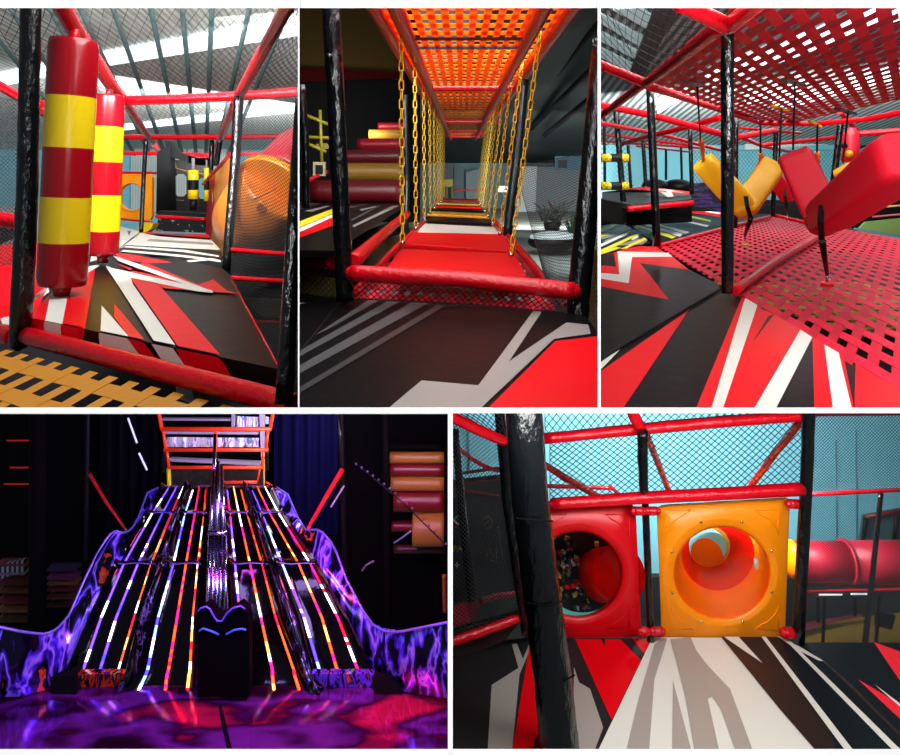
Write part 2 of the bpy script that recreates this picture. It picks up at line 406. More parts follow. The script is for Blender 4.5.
# punch bags
def bag(name, top_, bot, r, stripes, d, label, rp):
    T, Bm = W(*top_, d), W(*bot, d); t = thing(name, Bm, label, 'punch bag')
    R = pxr(r, d); y0, y1 = top_[1], bot[1]
    ts = sorted(set([0, .012, .03, .97, .985, 1]+[(s-y0)/(y1-y0) for s in stripes]))
    pts = [T.lerp(Bm, k) for k in ts]
    rr = [R*.93 if k in (0, 1) else (R*.97 if k in (.012, .985) else R) for k in ts]
    cols = [DRED, YEL]
    mats = []
    for i in range(len(ts)-1):
        mid = (ts[i]+ts[i+1])/2*(y1-y0)+y0
        n = sum(1 for s in stripes if s < mid); mats.append(cols[n % 2])
    b = MB().tube(pts, rr, DRED, 40, True, 0, mf=lambda i, j: mats[min(i, len(mats)-1)]); b.build('bag_body', t)
    up = (T-Bm).normalized()
    MB().tube([Bm+up*.02, Bm-up*.05, Bm-up*.09], [R*.45, R*.36, R*.32], DRED, 20).build('bottom_cap', t)
    MB().tube([T-up*.01, T+up*(rp*.5), T+up*rp], [R*.3, R*.2, R*.22], RED, 16).build('top_fitting', t)
    for s in stripes:
        k = T.lerp(Bm, (s-y0)/(y1-y0))
    return t
bag('punch_bag', (74, 40), (62, 285), 23, [97, 148, 197, 242], 6.0, 'large red and yellow striped punch bag nearest the left post', .09)
bag('punch_bag', (109, 95), (103, 255), 14.8, [127, 162, 195, 231], 8.2, 'smaller red and yellow striped punch bag, second from the left post', .06)
# orange holed panel
t = thing('play_barrier', W(136, 221, 15.8), 'orange plastic panel with a round hole, left of the black tower', 'panel')
def holed(cx, cy, rx, ry, corners, d, thick, m, n=48, mr=None, f_=None):
    f_ = f_ or (lambda x, y: W(x, y, d)); b = MB(); x0, y0, x1, y1 = corners
    inner = []; outer = []
    for k in range(n):
        a = 2*math.pi*k/n+math.pi/4*0; c_, s_ = math.cos(a), math.sin(a)
        inner.append((cx+rx*c_, cy+ry*s_))
        tx = ((x1-cx)/c_ if c_ > 0 else (x0-cx)/c_) if abs(c_) > 1e-6 else 1e9
        ty = ((y1-cy)/s_ if s_ > 0 else (y0-cy)/s_) if abs(s_) > 1e-6 else 1e9
        q = min(tx, ty); outer.append((cx+q*c_, cy+q*s_))
    bk = Vector((0, thick, 0))
    A_ = [f_(*p) for p in outer]; I_ = [f_(*p) for p in inner]
    b.grid([A_, I_, [p+bk for p in I_], [p+bk for p in A_], A_], m, False, True)
    return b
holed(132, 197, 13.2, 13.2, (120, 174, 152, 220), 15.8, .12, ORG).build('panel_board', t)
b = MB(); ring = [(132+13.4*math.cos(a*math.pi/16), 197+13.4*math.sin(a*math.pi/16)) for a in range(32)]; ring2 = [(132+14.6*math.cos(a*math.pi/16), 197+14.6*math.sin(a*math.pi/16)) for a in range(32)]
b.grid([[W(*p, 15.8) for p in ring2], [W(x, y, 15.74) for x, y in [((p[0]+q[0])/2, (p[1]+q[1])/2) for p, q in zip(ring, ring2)]], [W(*p, 15.8) for p in ring]], ORG, True, True); b.build('hole_rim', t)
# yellow pieces
b = MB(); P = [W(*p, 14.5) for p in ((135, 234), (140, 223), (153, 224), (151, 229), (141, 236))]; b.prism(P, (0, .3, 0), YEL); b.build('foam_block', None, 'small yellow foam wedge at the foot of the slim post', 'block')
# black tower
t = thing('play_tower', W(185, 218, 18), 'black play tower with octagonal window at the end of the walkway', 'tower')
TW = ramp_mat('tower_board', [(0, (7, 6, 6)), (.8, (11, 9, 9)), (1, (30, 21, 15))], 3, .9)
b = MB()
def octo(x0, y0, x1, y1, c=3.5): return [(x0+c, y0), (x1-c, y0), (x1, y0+c), (x1, y1-c), (x1-c, y1), (x0+c, y1), (x0, y1-c), (x0, y0+c)]
def windowed(b, rect, holes, d, m, th):
    # rectangles around holes laid out in x
    x0, y0, x1, y1 = rect; x = x0
    F_ = lambda p: b.prism([W(*q, d) for q in p], (0, th, 0), m)
    for (hx0, hy0, hx1, hy1) in holes:
        F_([(x, y0), (hx0, y0), (hx0, y1), (x, y1)])
        F_([(hx0, y0), (hx1, y0), (hx1, hy0), (hx0, hy0)]); F_([(hx0, hy1), (hx1, hy1), (hx1, y1), (hx0, y1)])
        c = 3
        for p in ([(hx0, hy0), (hx0+c, hy0), (hx0, hy0+c)], [(hx1, hy0), (hx1, hy0+c), (hx1-c, hy0)], [(hx0, hy1), (hx0, hy1-c), (hx0+c, hy1)], [(hx1, hy1), (hx1-c, hy1), (hx1, hy1-c)]): F_(p)
        x = hx1
    F_([(x, y0), (x1, y0), (x1, y1), (x, y1)])
windowed(b, (166, 160, 213, 217), [(172, 174, 186.5, 196.5), (195, 178, 208, 199)], 18, TW, .2)
b.build('tower_wall', t)
b = MB(); P = [W(*p, 17.5) for p in ((157, 152), (169, 146), (170, 212), (156, 214))]; b.prism(P, (0, .4, 0), VOID); b.build('corner_column', t)
b = MB(); 
BRN = mat('brown_line', (120, 80, 42), .6)
for p in ([(172, 167), (186, 171)], [(175, 160), (176, 168)], [(186, 171), (193, 174)], [(193, 172), (207, 175)], [(169, 199.5), (184, 200.5)], [(175, 200), (175.5, 212)]):
    MB().tube([W(*p[0], 17.95), W(*p[1], 17.95)], .009, BRN, 5).build('brown_line', t)
b = MB(); b.prism([W(*p, 17.2) for p in ((158, 211), (207, 214), (207, 219), (156, 217))], (0, .5, 0), mat('tower_deck', (20, 19, 20), .8, var=.4, bscale=6)); b.build('tower_deck', t)
b = MB(); b.prism([W(*p, 17.6) for p in ((172, 141), (178, 152), (196, 158), (209, 158), (209, 166), (196, 165), (168, 156), (165, 141))], (0, .2, 0), VOID); b.build('curved_lintel', t)
for pts, r in (([(212, 140, 16.5), (209, 215, 16.5)], 2.5), ([(220, 140, 12.5), (216, 166, 12.5)], 2.7)):
    post(pts, r, 'black post at the far right of the walkway, %s' % ('next to the tower' if r < 2.6 else 'above the orange side panel'))
# netting under tower
b = MB(); P = [W(*p, 17) for p in ((158, 219), (206, 221), (206, 233), (156, 231))]; b.prism(P, (0, .2, 0), ramp_mat('dark_speckle', [(0, (12, 10, 12)), (.62, (16, 14, 16)), (.66, (190, 190, 190)), (.7, (40, 20, 22))], 9, .7)); b.build('ball_pit_front', None, 'dark speckled pit front under the far red rail', 'barrier')
# small far bags
for (x0, x1, y0, y1, ys, l) in ((188, 198.5, 158, 210, (170, 180, 190, 199), 'left'), (204, 209, 160, 202, (168, 180, 190, 201), 'right')):
    d = 14; x = (x0+x1)/2; t = thing('punch_roller', W(x, ys[3], d), 'small yellow and black banded roller hanging in the tower, %s of the two' % l, 'roller')
    R = pxr((x1-x0)/2, d)
    MB().tube([W(x, ys[0], d), W(x, ys[1], d), W(x, ys[2], d), W(x, ys[3], d)], R, YEL, 20, mf=lambda i, j: (YEL, BLKP, YEL)[min(i, 2)]).build('roller_body', t)
    MB().tube([W(x, y0, d), W(x, ys[0]-.2, d)], R*.3, mat('grey_pole', (150, 150, 150), .5), 10).build('pole', t)
    if l == 'left': MB().tube([W(x, 199.2, d), W(x, 210, d)], R*.7, BLKP, 12).build('lower_sleeve', t)
# orange side panel
t = thing('play_barrier', W(215, 250, 10), 'orange and red side panel standing right of the walkway', 'panel')
def sd(x): return 9.0+(229-x)*.28
b = MB(); b.prism([W(x, y, sd(x)) for x, y in ((215.5, 173), (229.5, 157), (224.5, 259), (211, 243))], (.12, .03, 0), ORG); b.build('orange_board', t, bevel=.02)
b = MB(); b.prism([W(x, y, sd(x)) for x, y in ((208, 177), (215.3, 172.5), (210.6, 242), (205.5, 236))], (.1, .03, 0), MRED); b.build('red_board', t)
b = MB(); C0 = W(212, 199, sd(212)-.05); b.tube([C0, C0+Vector((.03, .01, 0))], .12, mat('oval_window', (170, 190, 195), .4), 20); b.build('window_disc', t)
# orange / red tube slide
t = thing('tube_slide', W(262, 240, 8.6), 'orange and red plastic tube slide behind the dark mesh on the right', 'slide')
ORD = mat('orange_slide', (222, 128, 40), .4, .1, 4, var=.12)
a0 = W(247, 220, 9.8); a1 = W(258, 213, 9.3); a2 = W(276, 192, 9.2); a3 = W(306, 158, 10.2)
MB().tube([a0, a1, a2], [.48, .53, .5], ORD, 40, True, seg=6).build('orange_section', t)
MB().tube([a2, a3], [.5, .5], mat('red_slide', (190, 20, 45), .4, .1, 4), 40, True, seg=4).build('red_section', t)
dv = (a3-a1).normalized()
MB().tube([a2-dv*.06, a2+dv*.05], [.57, .57], ORG, 40).build('flange_ring', t)
MB().tube([W(262, 208, 8.72), W(262, 208, 8.9)], pxr(5, 8.7), mat('plug_brown', (150, 70, 30), .5), 20).build('plug', t)
BRD = mat('slide_seam', (140, 80, 40), .6)
MB().tube([W(240, 206, 8.9), W(250, 202, 8.75), (W(262, 196, 8.7)), W(276, 189, 8.75)], .008, BRD, 5).build('seam', t)
b = MB(); P = [W(*p, 10.5) for p in ((238, 170), (252, 165), (252, 157), (245, 160), (240, 180))]; b.prism(P, (0, .3, 0), BLKP); b.build('housing', None, 'dark box behind the net above the orange slide', 'box')
# dark background behind right mesh
b = MB(); P = [W(*p, 11) for p in ((228, 238), (300, 232), (300, 410), (228, 410))]; b.prism(P, (0, .05, 0), mat('dark_backing', (26, 24, 30), .8, var=.5, bscale=5)); b.build('wall_right', kind='structure')
b = MB(); b.prism([W(*p, 10.6) for p in ((240, 298), (296, 300), (296, 320), (262, 316))], (0, .05, 0), mat('olive_pad', (78, 62, 40), .7)); b.build('crash_pad', None, 'brownish pad seen dimly through the mesh below the slide', 'pad')
# nets
net([(45, -20, 5.5), (290, -20, 5.5), (237, 97, 9.3), (123, 99, 9.3)], 18, 10, .0024, 'overhead diamond net between the two near overhead beams')
net([(124, 101, 9.5), (236, 98, 9.5), (222, 134, 15.5), (144, 135, 15.5)], 18, 6, .003, 'overhead net beyond the nearest crossbeam')
net([(-30, -20, 4.6), (52, -20, 5.3), (120, 97, 9.0), (44, 104, 8.8)], 8, 16, .003, 'overhead net left of the near overhead beam')
net([(240, 96, 9.3), (296, 0, 5.3), (330, 20, 5.3), (330, 92, 9.2)], 14, 12, .003, 'overhead net at the upper right corner')
net([(-20, 95, 8), (22, 101, 8.4), (22, 300, 8.2), (-20, 318, 8)], 10, 50, .0045, 'fine upright net at the left edge')
net([(240, 92, 8.5), (300, 86, 8.3), (300, 400, 7.0), (228, 272, 8.5)], 22, 70, .0036, 'fine dark upright mesh in front of the tube slide')
# ================================================================== room B : chain bridge tunnel
CUR[0] = 'B'
DK = mat('dim_wall', (24, 20, 14), .8); 
b = MB(); quad_px(b, [(290, -20, 30), (420, -20, 30), (420, 290, 30), (290, 290, 30)], mat('brown_dim_wall', (24, 18, 8), .9, spec=.1)); struct(b, 'wall_back_left')
b = MB(); quad_px(b, [(412, 60, 42), (608, 60, 42), (608, 330, 42), (412, 330, 42)], mat('teal_wall', (110, 150, 156), .7)); struct(b, 'wall_back_right')
RB = ramp_mat('dark_roof', [(0, (16, 22, 22)), (.5, (30, 38, 38)), (1, (52, 62, 60))], 1.4, .6, kind='noise', stretch=(1, .15, 1))
b = MB(); b.face([W(500, -10, 14), W(640, -10, 14), W(640, 163, 40), W(420, 163, 40), W(420, 120, 30)], RB); struct(b, 'ceiling_right')
for k, (p, q) in enumerate([((600, 22), (520, 118)), ((600, 60), (532, 128)), ((600, 90), (545, 135))]):
    b = MB().tube([W(*p, 16+k), W(*q, 30)], [.1, .14], BLKP, 4); b.build('trim_2', kind='structure')
b = MB(); b.prism([W(*p, 39) for p in ((526, 126), (600, 134), (600, 146), (526, 142))], (0, .1, 0), mat('dim_light_panel', (110, 122, 120), .6)); b.build('ceiling_beam', None, 'pale horizontal roof beam at the right above the grey concrete wall', 'beam')
b = MB(); quad_px(b, [(290, 208, 42), (620, 208, 42), (640, 330, 9.5), (470, 330, 9.5)], mat('concrete_floor', (150, 160, 156), .6, var=.2, bscale=2)); struct(b, 'floor_concrete')
LG = mat('pale_grey_wall', (200, 214, 214), .6)
b = MB(); b.prism([W(*p, 38) for p in ((516, 167), (537, 166), (535, 222), (512, 224))], (0, .2, 0), LG); b.build('wall_board', None, 'pale grey board at right behind the last black tunnel post', 'board')
b = MB(); b.prism([W(*p, 38.5) for p in ((537, 167), (585, 168), (583, 228), (534, 222))], (0, .2, 0), mat('mid_grey_wall', (124, 140, 144), .6)); b.build('wall_board', None, 'mid grey board at right behind the white floor cushion', 'board')
t = thing('office_window', W(567, 168, 38), 'small blue lit window high at the right', 'window')
MB().prism([W(*p, 38) for p in ((555, 153), (584, 153), (584, 170), (555, 170))], (0, .15, 0), mat('blue_window_frame', (66, 128, 150), .5)).build('frame', t)
MB().prism([W(*p, 37.9) for p in ((558, 160), (567, 160), (567, 168), (558, 168))], (0, .08, 0), mat('window_dark', (30, 44, 50), .3)).build('pane', t)
b = MB(); rows = []
random.seed(3)
t = thing('floor_cushion', W(552, 246, 18), 'white topped dark oval cushion lying on the concrete floor at right', 'cushion')
c = W(553, 238, 18)
MB().sphere(c+Vector((0, 0, -.1)), .66, BLKP, 10, (1, .7, .36)).build('cushion_base', t)
MB().sphere(c+Vector((0, 0, .02)), .62, mat('white_fabric', (196, 208, 206), .7, .8, 8, var=.15), 10, (1, .7, .26)).build('cushion_top', t)
# dark sculpture / plant
t = thing('potted_plant', W(552, 228, 24), 'dark bushy plant standing behind the white floor cushion', 'plant')
b = MB()
for k in range(46):
    a = random.uniform(0, 6.28); l = random.uniform(.25, .8); p = W(552, 222, 24)+Vector((random.uniform(-.35, .35), random.uniform(-.2, .2), random.uniform(-.1, .3)))
    q = p+Vector((math.cos(a)*l*.6, math.sin(a)*l*.3, abs(math.sin(a*2))*l*.7+.15)); m_ = p.lerp(q, .5)+Vector((0, 0, .08))
    b.tube([p, m_, q], [.035, .045, .006], mat('dull_leaf', (72, 80, 74), .6), 5)
b.build('foliage', t)
MB().tube([W(552, 232, 24), W(552, 222, 24)], [.24, .3], BLKP, 14).build('pot', t)
b = MB()
for k in range(14):
    p = W(574, 236, 22)+Vector((random.uniform(-.1, .1), 0, 0)); b.tube([p, p+Vector((random.uniform(-.3, .25), 0, random.uniform(.4, .8)))], [.04, .01], mat('green_leaf', (24, 92, 36), .5), 5)
b.build('green_plant', None, 'small bright green plant beside the big right post', 'plant')
# far end of tunnel
b = MB(); b.prism([W(*p, 40) for p in ((455, 166), (464, 166), (464, 206), (452, 206))], (0, .1, 0), mat('grey_column', (94, 112, 116), .6)); b.build('column', None, 'grey column seen through the end of the tunnel', 'column')
b = MB(); b.prism([W(*p, 40) for p in ((466, 172), (483, 168), (483, 200), (466, 200))], (0, .1, 0), mat('pale_teal', (128, 150, 152), .6)); b.build('wall_board', None, 'pale teal board seen through the end of the tunnel', 'board')
t = thing('arcade_machine', W(449, 200, 36), 'yellow legged machine with a dark cabinet at the end of the tunnel', 'machine')
MB().prism([W(*p, 36) for p in ((443, 163), (453, 163), (453, 181), (443, 181))], (0, .3, 0), mat('cabinet_dark', (36, 46, 46), .5)).build('cabinet', t)
YM = mat('olive_yellow', (150, 142, 30), .5)
MB().prism([W(*p, 35.8) for p in ((441, 180), (453, 179), (453, 187), (441, 187))], (0, .3, 0), YM).build('yellow_shelf', t)
for x in (441.5, 447, 452): MB().tube([W(x, 186, 35.8), W(x, 199, 35.8)], .04, YM, 8).build('leg', t)
beam([(453, 190, 34), (484, 190, 34)], .8, 'small dark red rail at the very end of the tunnel')
# ---- overhead webbing tunnel roof
k_ = 860.0
def dd(y): return k_/(163-y)
MORG = thin_plastic('orange_strap', (250, 165, 50), .5, .6); MORG2 = thin_plastic('orange_strap_dark', (238, 135, 34), .5, .6)
def rl(x0, y): # point on rail where x at y
    return
def railx(a, y): return 462+a*(163-y)
AOL, AIL, AIR, AOR = -.565, -.42, .52, .72
for (y0, y1, nu, nv, l) in ((-14, 86, 13, 12, 'nearest'), (89, 120, 13, 9, 'middle'), (122.5, 130, 12, 6, 'third'), (131.5, 136, 10, 4, 'farthest')):
    d0, d1 = dd(y0), dd(y1)
    q = [W(railx(AOL+.02, y0), y0, d0), W(railx(AOR-.02, y0), y0, d0), W(railx(AOR-.02, y1), y1, d1), W(railx(AOL+.02, y1), y1, d1)]
    if y0 < 0: q[0] = W(railx(AOL+.02, 2), 2, dd(2)); q[1] = W(railx(AOR-.02, 2), 2, dd(2)); 
    P = bil(q)
    web(P, nu, nv+4,   .52, .54, .003, MORG2, MORG, 'webbing', None, '%s section of the orange woven webbing roof over the chain bridge' % l, 'webbing')
for a, r, l in ((AOL, .14, 'outer left'), (AIL, .14, 'inner left'), (AIR, .15, 'inner right'), (AOR, .15, 'outer right')):
    pts = [(railx(a, y), y+ (2 if a in (AIL, AIR) else 0), dd(y)-.05) for y in (-40, 40, 87, 121, 137)]
    b = MB().tube([W(*p) for p in pts], [.068]*5 if a in (AIL, AIR) else [.06]*5, mat('red_rail', (215, 8, 14), .3, .3, 20), 14, wob=.05, seg=8)
    b.build('padded_rail', None, '%s red padded rail running along the tunnel roof' % l, 'padded rail')
for y, x0, x1, l in ((87.5, 421, 521, 'nearest'), (121.5, 436, 497, 'second'), (131, 440, 488, 'third'), (136.5, 442, 482, 'last')):
    d = dd(y)-.1; bar('padded_beam', [(x0, y, d), (x1, y, d)], 4.3*88/88*11/d, '%s red crossbar under the orange webbing roof' % l, m=MATS['red_rail'])
DST = mat('dark_strap', (40, 8, 10), .6)
for (y, yb, l) in ((36, 41.5, 'upper'), (45, 51, 'lower'), (108, 112, 'far')):
    d = dd(y)-.12; d1 = dd(yb)-.12
    b = MB(); x0, x1 = railx(AIL, y)+5, railx(AIR, y)-5
    b.prism([W(x0, y+1.2, d), W(x1, y+1.2, d), W(x1, y+4.2 if l != 'far' else y+2.4, d), W(x0, y+4.2 if l != 'far' else y+2.4, d)], (0, .02, 0), DST)
    b.build('dark_strap', None, '%s dark strap laced across the orange webbing roof' % l, 'strap')
# ---- chains
LINK = None
def link_mesh():
    b = MB(); L, Wd, r = 1.0, .3, .1; pts = []
    n = 6
    for k in range(n+1): a = math.pi*k/n; pts.append(Vector((math.cos(a)*Wd, 0, L*.5-Wd*.2+math.sin(a)*Wd)))
    for k in range(n+1): a = math.pi+math.pi*k/n; pts.append(Vector((math.cos(a)*Wd, 0, -L*.5+Wd*.2+math.sin(a)*Wd)))
    pts.append(pts[0]); b.tube(pts, r, CHAIN, 6, False); return b
LM = link_mesh()
def chain(x0, y0, x1, y1, d, label, size):
    A_, B_ = W(x0, y0, d), W(x1, y1, d); L = (B_-A_).length; n = max(6, int(L/(size*1.28))); ax = (B_-A_).normalized()
    rot = Vector((0, 0, -1)).rotation_difference(ax).to_matrix()
    b = MB(); sc = L/n/1.28
    for i in range(n):
        c = A_.lerp(B_, (i+.5)/n); rz = Matrix.Rotation(math.radians(25) if i % 2 else math.radians(115), 3, 'Z')
        base = len(b.v); b.v += [c+rot @ (rz @ (v*sc)) for v in LM.v]; b.f += [tuple(base+q for q in f_) for f_ in LM.f]; b.m += LM.m; b.sm += LM.sm
    b.mats = [CHAIN]
    t = thing('chain', B_, label, 'chain'); b.build('links', t)
    MB().sphere(B_, sc*.38, CHROME, 6).build('shackle', t)
    MB().tube([A_+Vector((0, 0, .02)), A_+Vector((0, 0, .16))], .02, CHROME, 8).build('hook', t)
ords = ['nearest', 'second', 'third', 'fourth', 'fifth', 'sixth', 'seventh', 'eighth', 'ninth']
for i in range(9):
    d = 6.5+1.9*i; yt = 163-860/d
    chain(462-61*6.5/d, yt+2, 462-59.5*6.5/d, 178+65*6.5/d, d, '%s yellow chain on the left side of the bridge' % ords[i], .068)
    chain(462+78*6.5/d, yt+2, 462+49*6.5/d, 178+72*6.5/d+(5 if i == 0 else 0), d, '%s yellow chain on the right side of the bridge' % ords[i], .068)
# ---- steps
cols = [MRED, MRED, MWHT, MBLK, MYEL, MBLK, MRED, MYEL, MRED]
names = ['nearest wide red', 'second red', 'white', 'first black', 'nearer yellow', 'second black', 'third red thin', 'farther yellow', 'last dark red']
SY = mat('step_yellow', (216, 160, 16), .4); 
cols[4] = cols[7] = SY
quads = [((387, 266), (401, 249), (514, 253), (527, 275), 7), ((404, 243), (412, 232), (503, 234), (514, 251), 5.5),
  ((415, 231), (417, 223), (497, 227.5), (501, 236), 3.5), ((423, 220), (425, 216.5), (491, 219.5), (493, 223), 3),
  ((427, 213.5), (430, 211), (486, 213.5), (489.5, 216.5), 2.6), ((431, 209), (433, 207.5), (482, 209), (484, 211), 2),
  ((434, 206), (436, 204.8), (480, 206), (481.5, 207.5), 1.6), ((435.5, 202.8), (437, 201.5), (478, 202.8), (479, 204.3), 1.6), ((434, 199.3), (435, 198.3), (480, 199), (480, 200), 1.2)]
for i, (a, q, r, e, h) in enumerate(quads):
    dc = 6.5+1.9*i; d0, d1 = (5.9, 7.0) if i == 0 else (dc-.75, dc+.35)
    P = [W(*a, d0), W(*e, d0), W(*r, d1), W(*q, d1)]
    b = MB(); b.prism(P, (0, 0, -h*d0/F), cols[i]); b.build('bridge_step', None, '%s padded step hanging between the chains' % names[i], 'step', bevel=.015)
# ---- red webbing under the bridge
fwb = lambda x, y: W(x, y, 5.9 + (300-y)*.13)
MRW = mat('red_strap', (212, 14, 40), .5, .1, 30); MRW2 = mat('red_strap_dark', (176, 8, 34), .5, .1, 30)
q = [W(346, 303, 5.8), W(568, 314, 5.8), W(487, 214, 15), W(432, 212, 15)]
web(bil(q), 16, 18, .64, .64, .006, MRW, MRW2, 'webbing', None, 'red woven webbing beneath the bridge steps', 'webbing')
beam([(566, 308, 5.75), (530, 262, 7.2), (495, 222, 11)], [5, 4.3, 3], 'red padded edge on the right of the woven webbing')
beam([(346, 300, 5.75), (396, 248, 7.6), (425, 222, 11)], [4, 3.5, 2.5], 'red padded edge on the left of the woven webbing')
beam([(351, 273, 5.45), (460, 279, 5.35), (574, 291, 5.2)], [8.2, 8.4, 9], 'thick shiny red beam across the foot of the bridge', seg=16, ends=.8, wob=.09)
net([(347, 280, 5.55), (572, 296, 5.4), (566, 312, 5.5), (345, 298, 5.65)], 34, 3, .004, 'black diamond net below the thick red beam')
beam([(290, 250+6, 6.2), (336, 263, 5.7)], 7, 'red padded beam at the left edge of the bridge room')
beam([(352, 262, 5.7), (380, 237, 7.2), (407, 214, 10)], [8, 5.5, 3.6], 'red padded beam slanting back beside the bridge')
# posts
post([(330, -10, 5.6), (335, 85, 5.6), (340, 190, 5.6), (345, 301, 5.6)], [9.2, 9, 8.6, 8.8], 'tall shiny black post left of the chain bridge', seg=10)
MB().sphere(W(329, 57, 5.45), .03, BLK, 8).build('knob', None, 'small round knob on the tall black post', 'knob')
post([(301, 85, 7), (306, 150, 7), (306, 208, 7)], 3.8, 'black post at the left edge beside the yellow climbing frame')
post([(405, 95, 10.5), (407, 180, 10.5), (406, 240, 10.2)], 2.8, 'thin dark teal post behind the nearest left chain', m=mat('teal_black', (14, 30, 36), .3, .3, 20))
post([(524, 80, 9.5), (517, 160, 9.4), (507, 236, 9.2)], [4.8, 5, 4.6], 'dark teal black post behind the nearest right chain', m=MATS['teal_black'])
post([(602, 40, 5.6), (595, 120, 5.55), (586, 220, 5.45), (578, 300, 5.35), (578, 318, 5.3)], [9, 10, 11, 11.5, 11], 'thick black wrapped post at the right edge of the bridge room', seg=8)
# mats
f = FL(-1.0)
x3 = lambda pts: cv(300, 290, 3, pts)
b = MB(); b.face([f(*p) for p in [(343, 299), (360, 298), (470, 303), (562, 312), (585, 316), (612, 350), (640, 420), (180, 420), (299, 352)]], MBLK)
decals(b, f, [(x3(p), m) for p, m in [
  ([(205, 30), (240, 30), (85, 118), (45, 136)], MDGY), ([(265, 33), (300, 36), (0, 200), (-30, 200)], MDGY), ([(335, 38), (383, 42), (0, 252), (-60, 262)], MDGY),
  ([(412, 46), (436, 49), (0, 312), (-60, 330)], mat('faint_grey', (42, 41, 42), .4)),
  ([(700, 65), (725, 68), (628, 217), (800, 100), (865, 107), (872, 134), (762, 150), (520, 380), (240, 380), (365, 275), (535, 290)], MGRY),
  ([(765, 157), (893, 142), (1000, 250), (1000, 380), (545, 380)], MRED)]])
matB = b.build('floor_mat', None, 'black floor mat with dark grey stripes, grey zigzag and red corner before the bridge', 'mat')
b = MB(); b.face([f(*p)+Vector((0, 0, -.01)) for p in [(292, 292), (342, 297), (298, 353), (280, 370)]], MBLK); b.face([f(*p) for p in [(290, 302), (308, 303), (290, 305)]], MWHT)
b.build('floor_mat', None, 'plain black floor mat at the lower left beneath the tall post', 'mat')
bar('edge_cord', [(299, 353, FL(-1)(299, 353).y-O.y), (342, 299, FL(-1)(342, 299).y)], 1, None, None, m=BLKP, parent=matB)
# raised left mat
g = FL(-.55); b = MB()
b.face([g(*p) for p in [(288, 250), (335, 251), (403, 208), (403, 200), (288, 202)]], MBLK)
b.prism([g(288, 250), g(335, 251), g(335, 251)+Vector((0, 0, -.05)), g(288, 250)+Vector((0, 0, -.05))], (0, .02, 0), MBLK)
x5 = lambda pts: cv(300, 190, 5.03, pts)
decals(b, g, [(x5(p), m) for p, m in [([(-20, 165), (170, 92), (170, 118), (-20, 195)], MYEL), ([(-20, 200), (170, 120), (170, 135), (-20, 222)], MWHT), ([(-20, 225), (170, 140), (170, 178), (-20, 250)], MRED),
  ([(265, 180), (470, 78), (500, 80), (270, 190)], MGRY), ([(180, 95), (330, 70), (335, 75), (185, 108)], MDGY), ([(-20, 85), (60, 66), (110, 68), (-20, 105)], MDGY), ([(20, 108), (140, 80), (150, 84), (60, 112)], MGRY), ([(300, 100), (380, 82), (382, 88), (310, 108)], MGRY), ([(260, 150), (400, 78), (410, 80), (262, 160)], MDGY)]])
b.build('raised_mat', None, 'raised black mat with yellow, white and red stripes left of the bridge', 'mat')
# rollers stair
RD1 = mat('roller_red', (170, 16, 34), .35, .2, 8); RD2 = mat('roller_dark_red', (104, 12, 22), .4, .2, 8); RT = mat('roller_tan', (150, 108, 34), .45, .2, 8); RY = mat('roller_yellow', (196, 148, 36), .4, .2, 8)
for (y0, y1, x0, m, l, d) in ((180, 203, 311, RD2, 'bottom dark red', 17), (163, 181, 334, RT, 'tan, second from the bottom', 18.2), (149.5, 163.5, 344, RD2, 'third from the bottom, dark red', 19.4), (138.5, 150, 358, RD1, 'fourth from the bottom, brighter red', 20.6), (129.5, 139, 369, RY, 'yellow, second from the top', 21.8), (122.5, 130, 378, RD1, 'topmost red', 23)):
    bar('foam_roller', [(x0, (y0+y1)/2, d), (403, (y0+y1)/2, d)], (y1-y0)/2, 'padded roller in the climbing stack, %s' % l, 'roller', m=m, wob=.01, sides=24)
b = MB(); b.prism([W(*p, 24) for p in ((300, 60), (420, 60), (420, 215), (300, 215))], (0, .1, 0), VOID); b.build('wall_dark', kind='structure')
b = MB(); b.prism([W(*p, 23.5) for p in ((299, -10), (372, -10), (400, 70), (402, 80), (299, 68))], (0, .1, 0), mat('brown_tarp', (46, 34, 8), .9, .2, 3, spec=.1)); b.build('tarp', None, 'dim brown tarp hanging at the upper left of the bridge room', 'tarp')
b = MB(); b.prism([W(*p, 23.3) for p in ((299, 68), (400, 72), (400, 78), (299, 82))], (0, .1, 0), mat('dim_red_band', (38, 6, 6), .9, spec=0)); b.build('red_band', None, 'dim dark red band below the brown tarp', 'band')
# yellow climbing frame
t = thing('climbing_frame', W(320, 168, 15), 'yellow metal climbing frame at the left edge behind the tall black post', 'frame')
YF = mat('dull_yellow', (140, 128, 20), .4)
for p, q in (((320, 110), (322, 165)), ((303, 114), (330, 125)), ((304, 137), (332, 138)), ((304, 142), (326, 152))):
    MB().tube([W(*p, 15), W(*q, 15)], .035, YF, 8).build('bar', t)
MB().prism([W(*p, 15.2) for p in ((316, 144), (326, 143), (330, 148), (318, 150))], (0, .1, 0), YF).build('plate', t)
t = thing('lamp_box', W(319, 178, 14), 'small square box with a pale frame beneath the yellow climbing frame', 'box')
MB().prism([W(*p, 14) for p in ((313, 162), (325, 162), (325, 176), (313, 176))], (0, .12, 0), mat('box_frame', (150, 140, 110), .5)).build('box_frame', t)
MB().prism([W(*p, 13.95) for p in ((315.5, 165), (322.5, 165), (322.5, 173.5), (315.5, 173.5))], (0, .05, 0), BLKP).build('opening', t)
beam([(309, 180, 13.5), (327, 172, 14.5)], 2, 'short red bar beneath the yellow climbing frame')
net([(297, 262, 6), (334, 268, 5.8), (334, 299, 5.8), (297, 292, 6)], 7, 5, .004, 'black net below the red beam at the left edge')
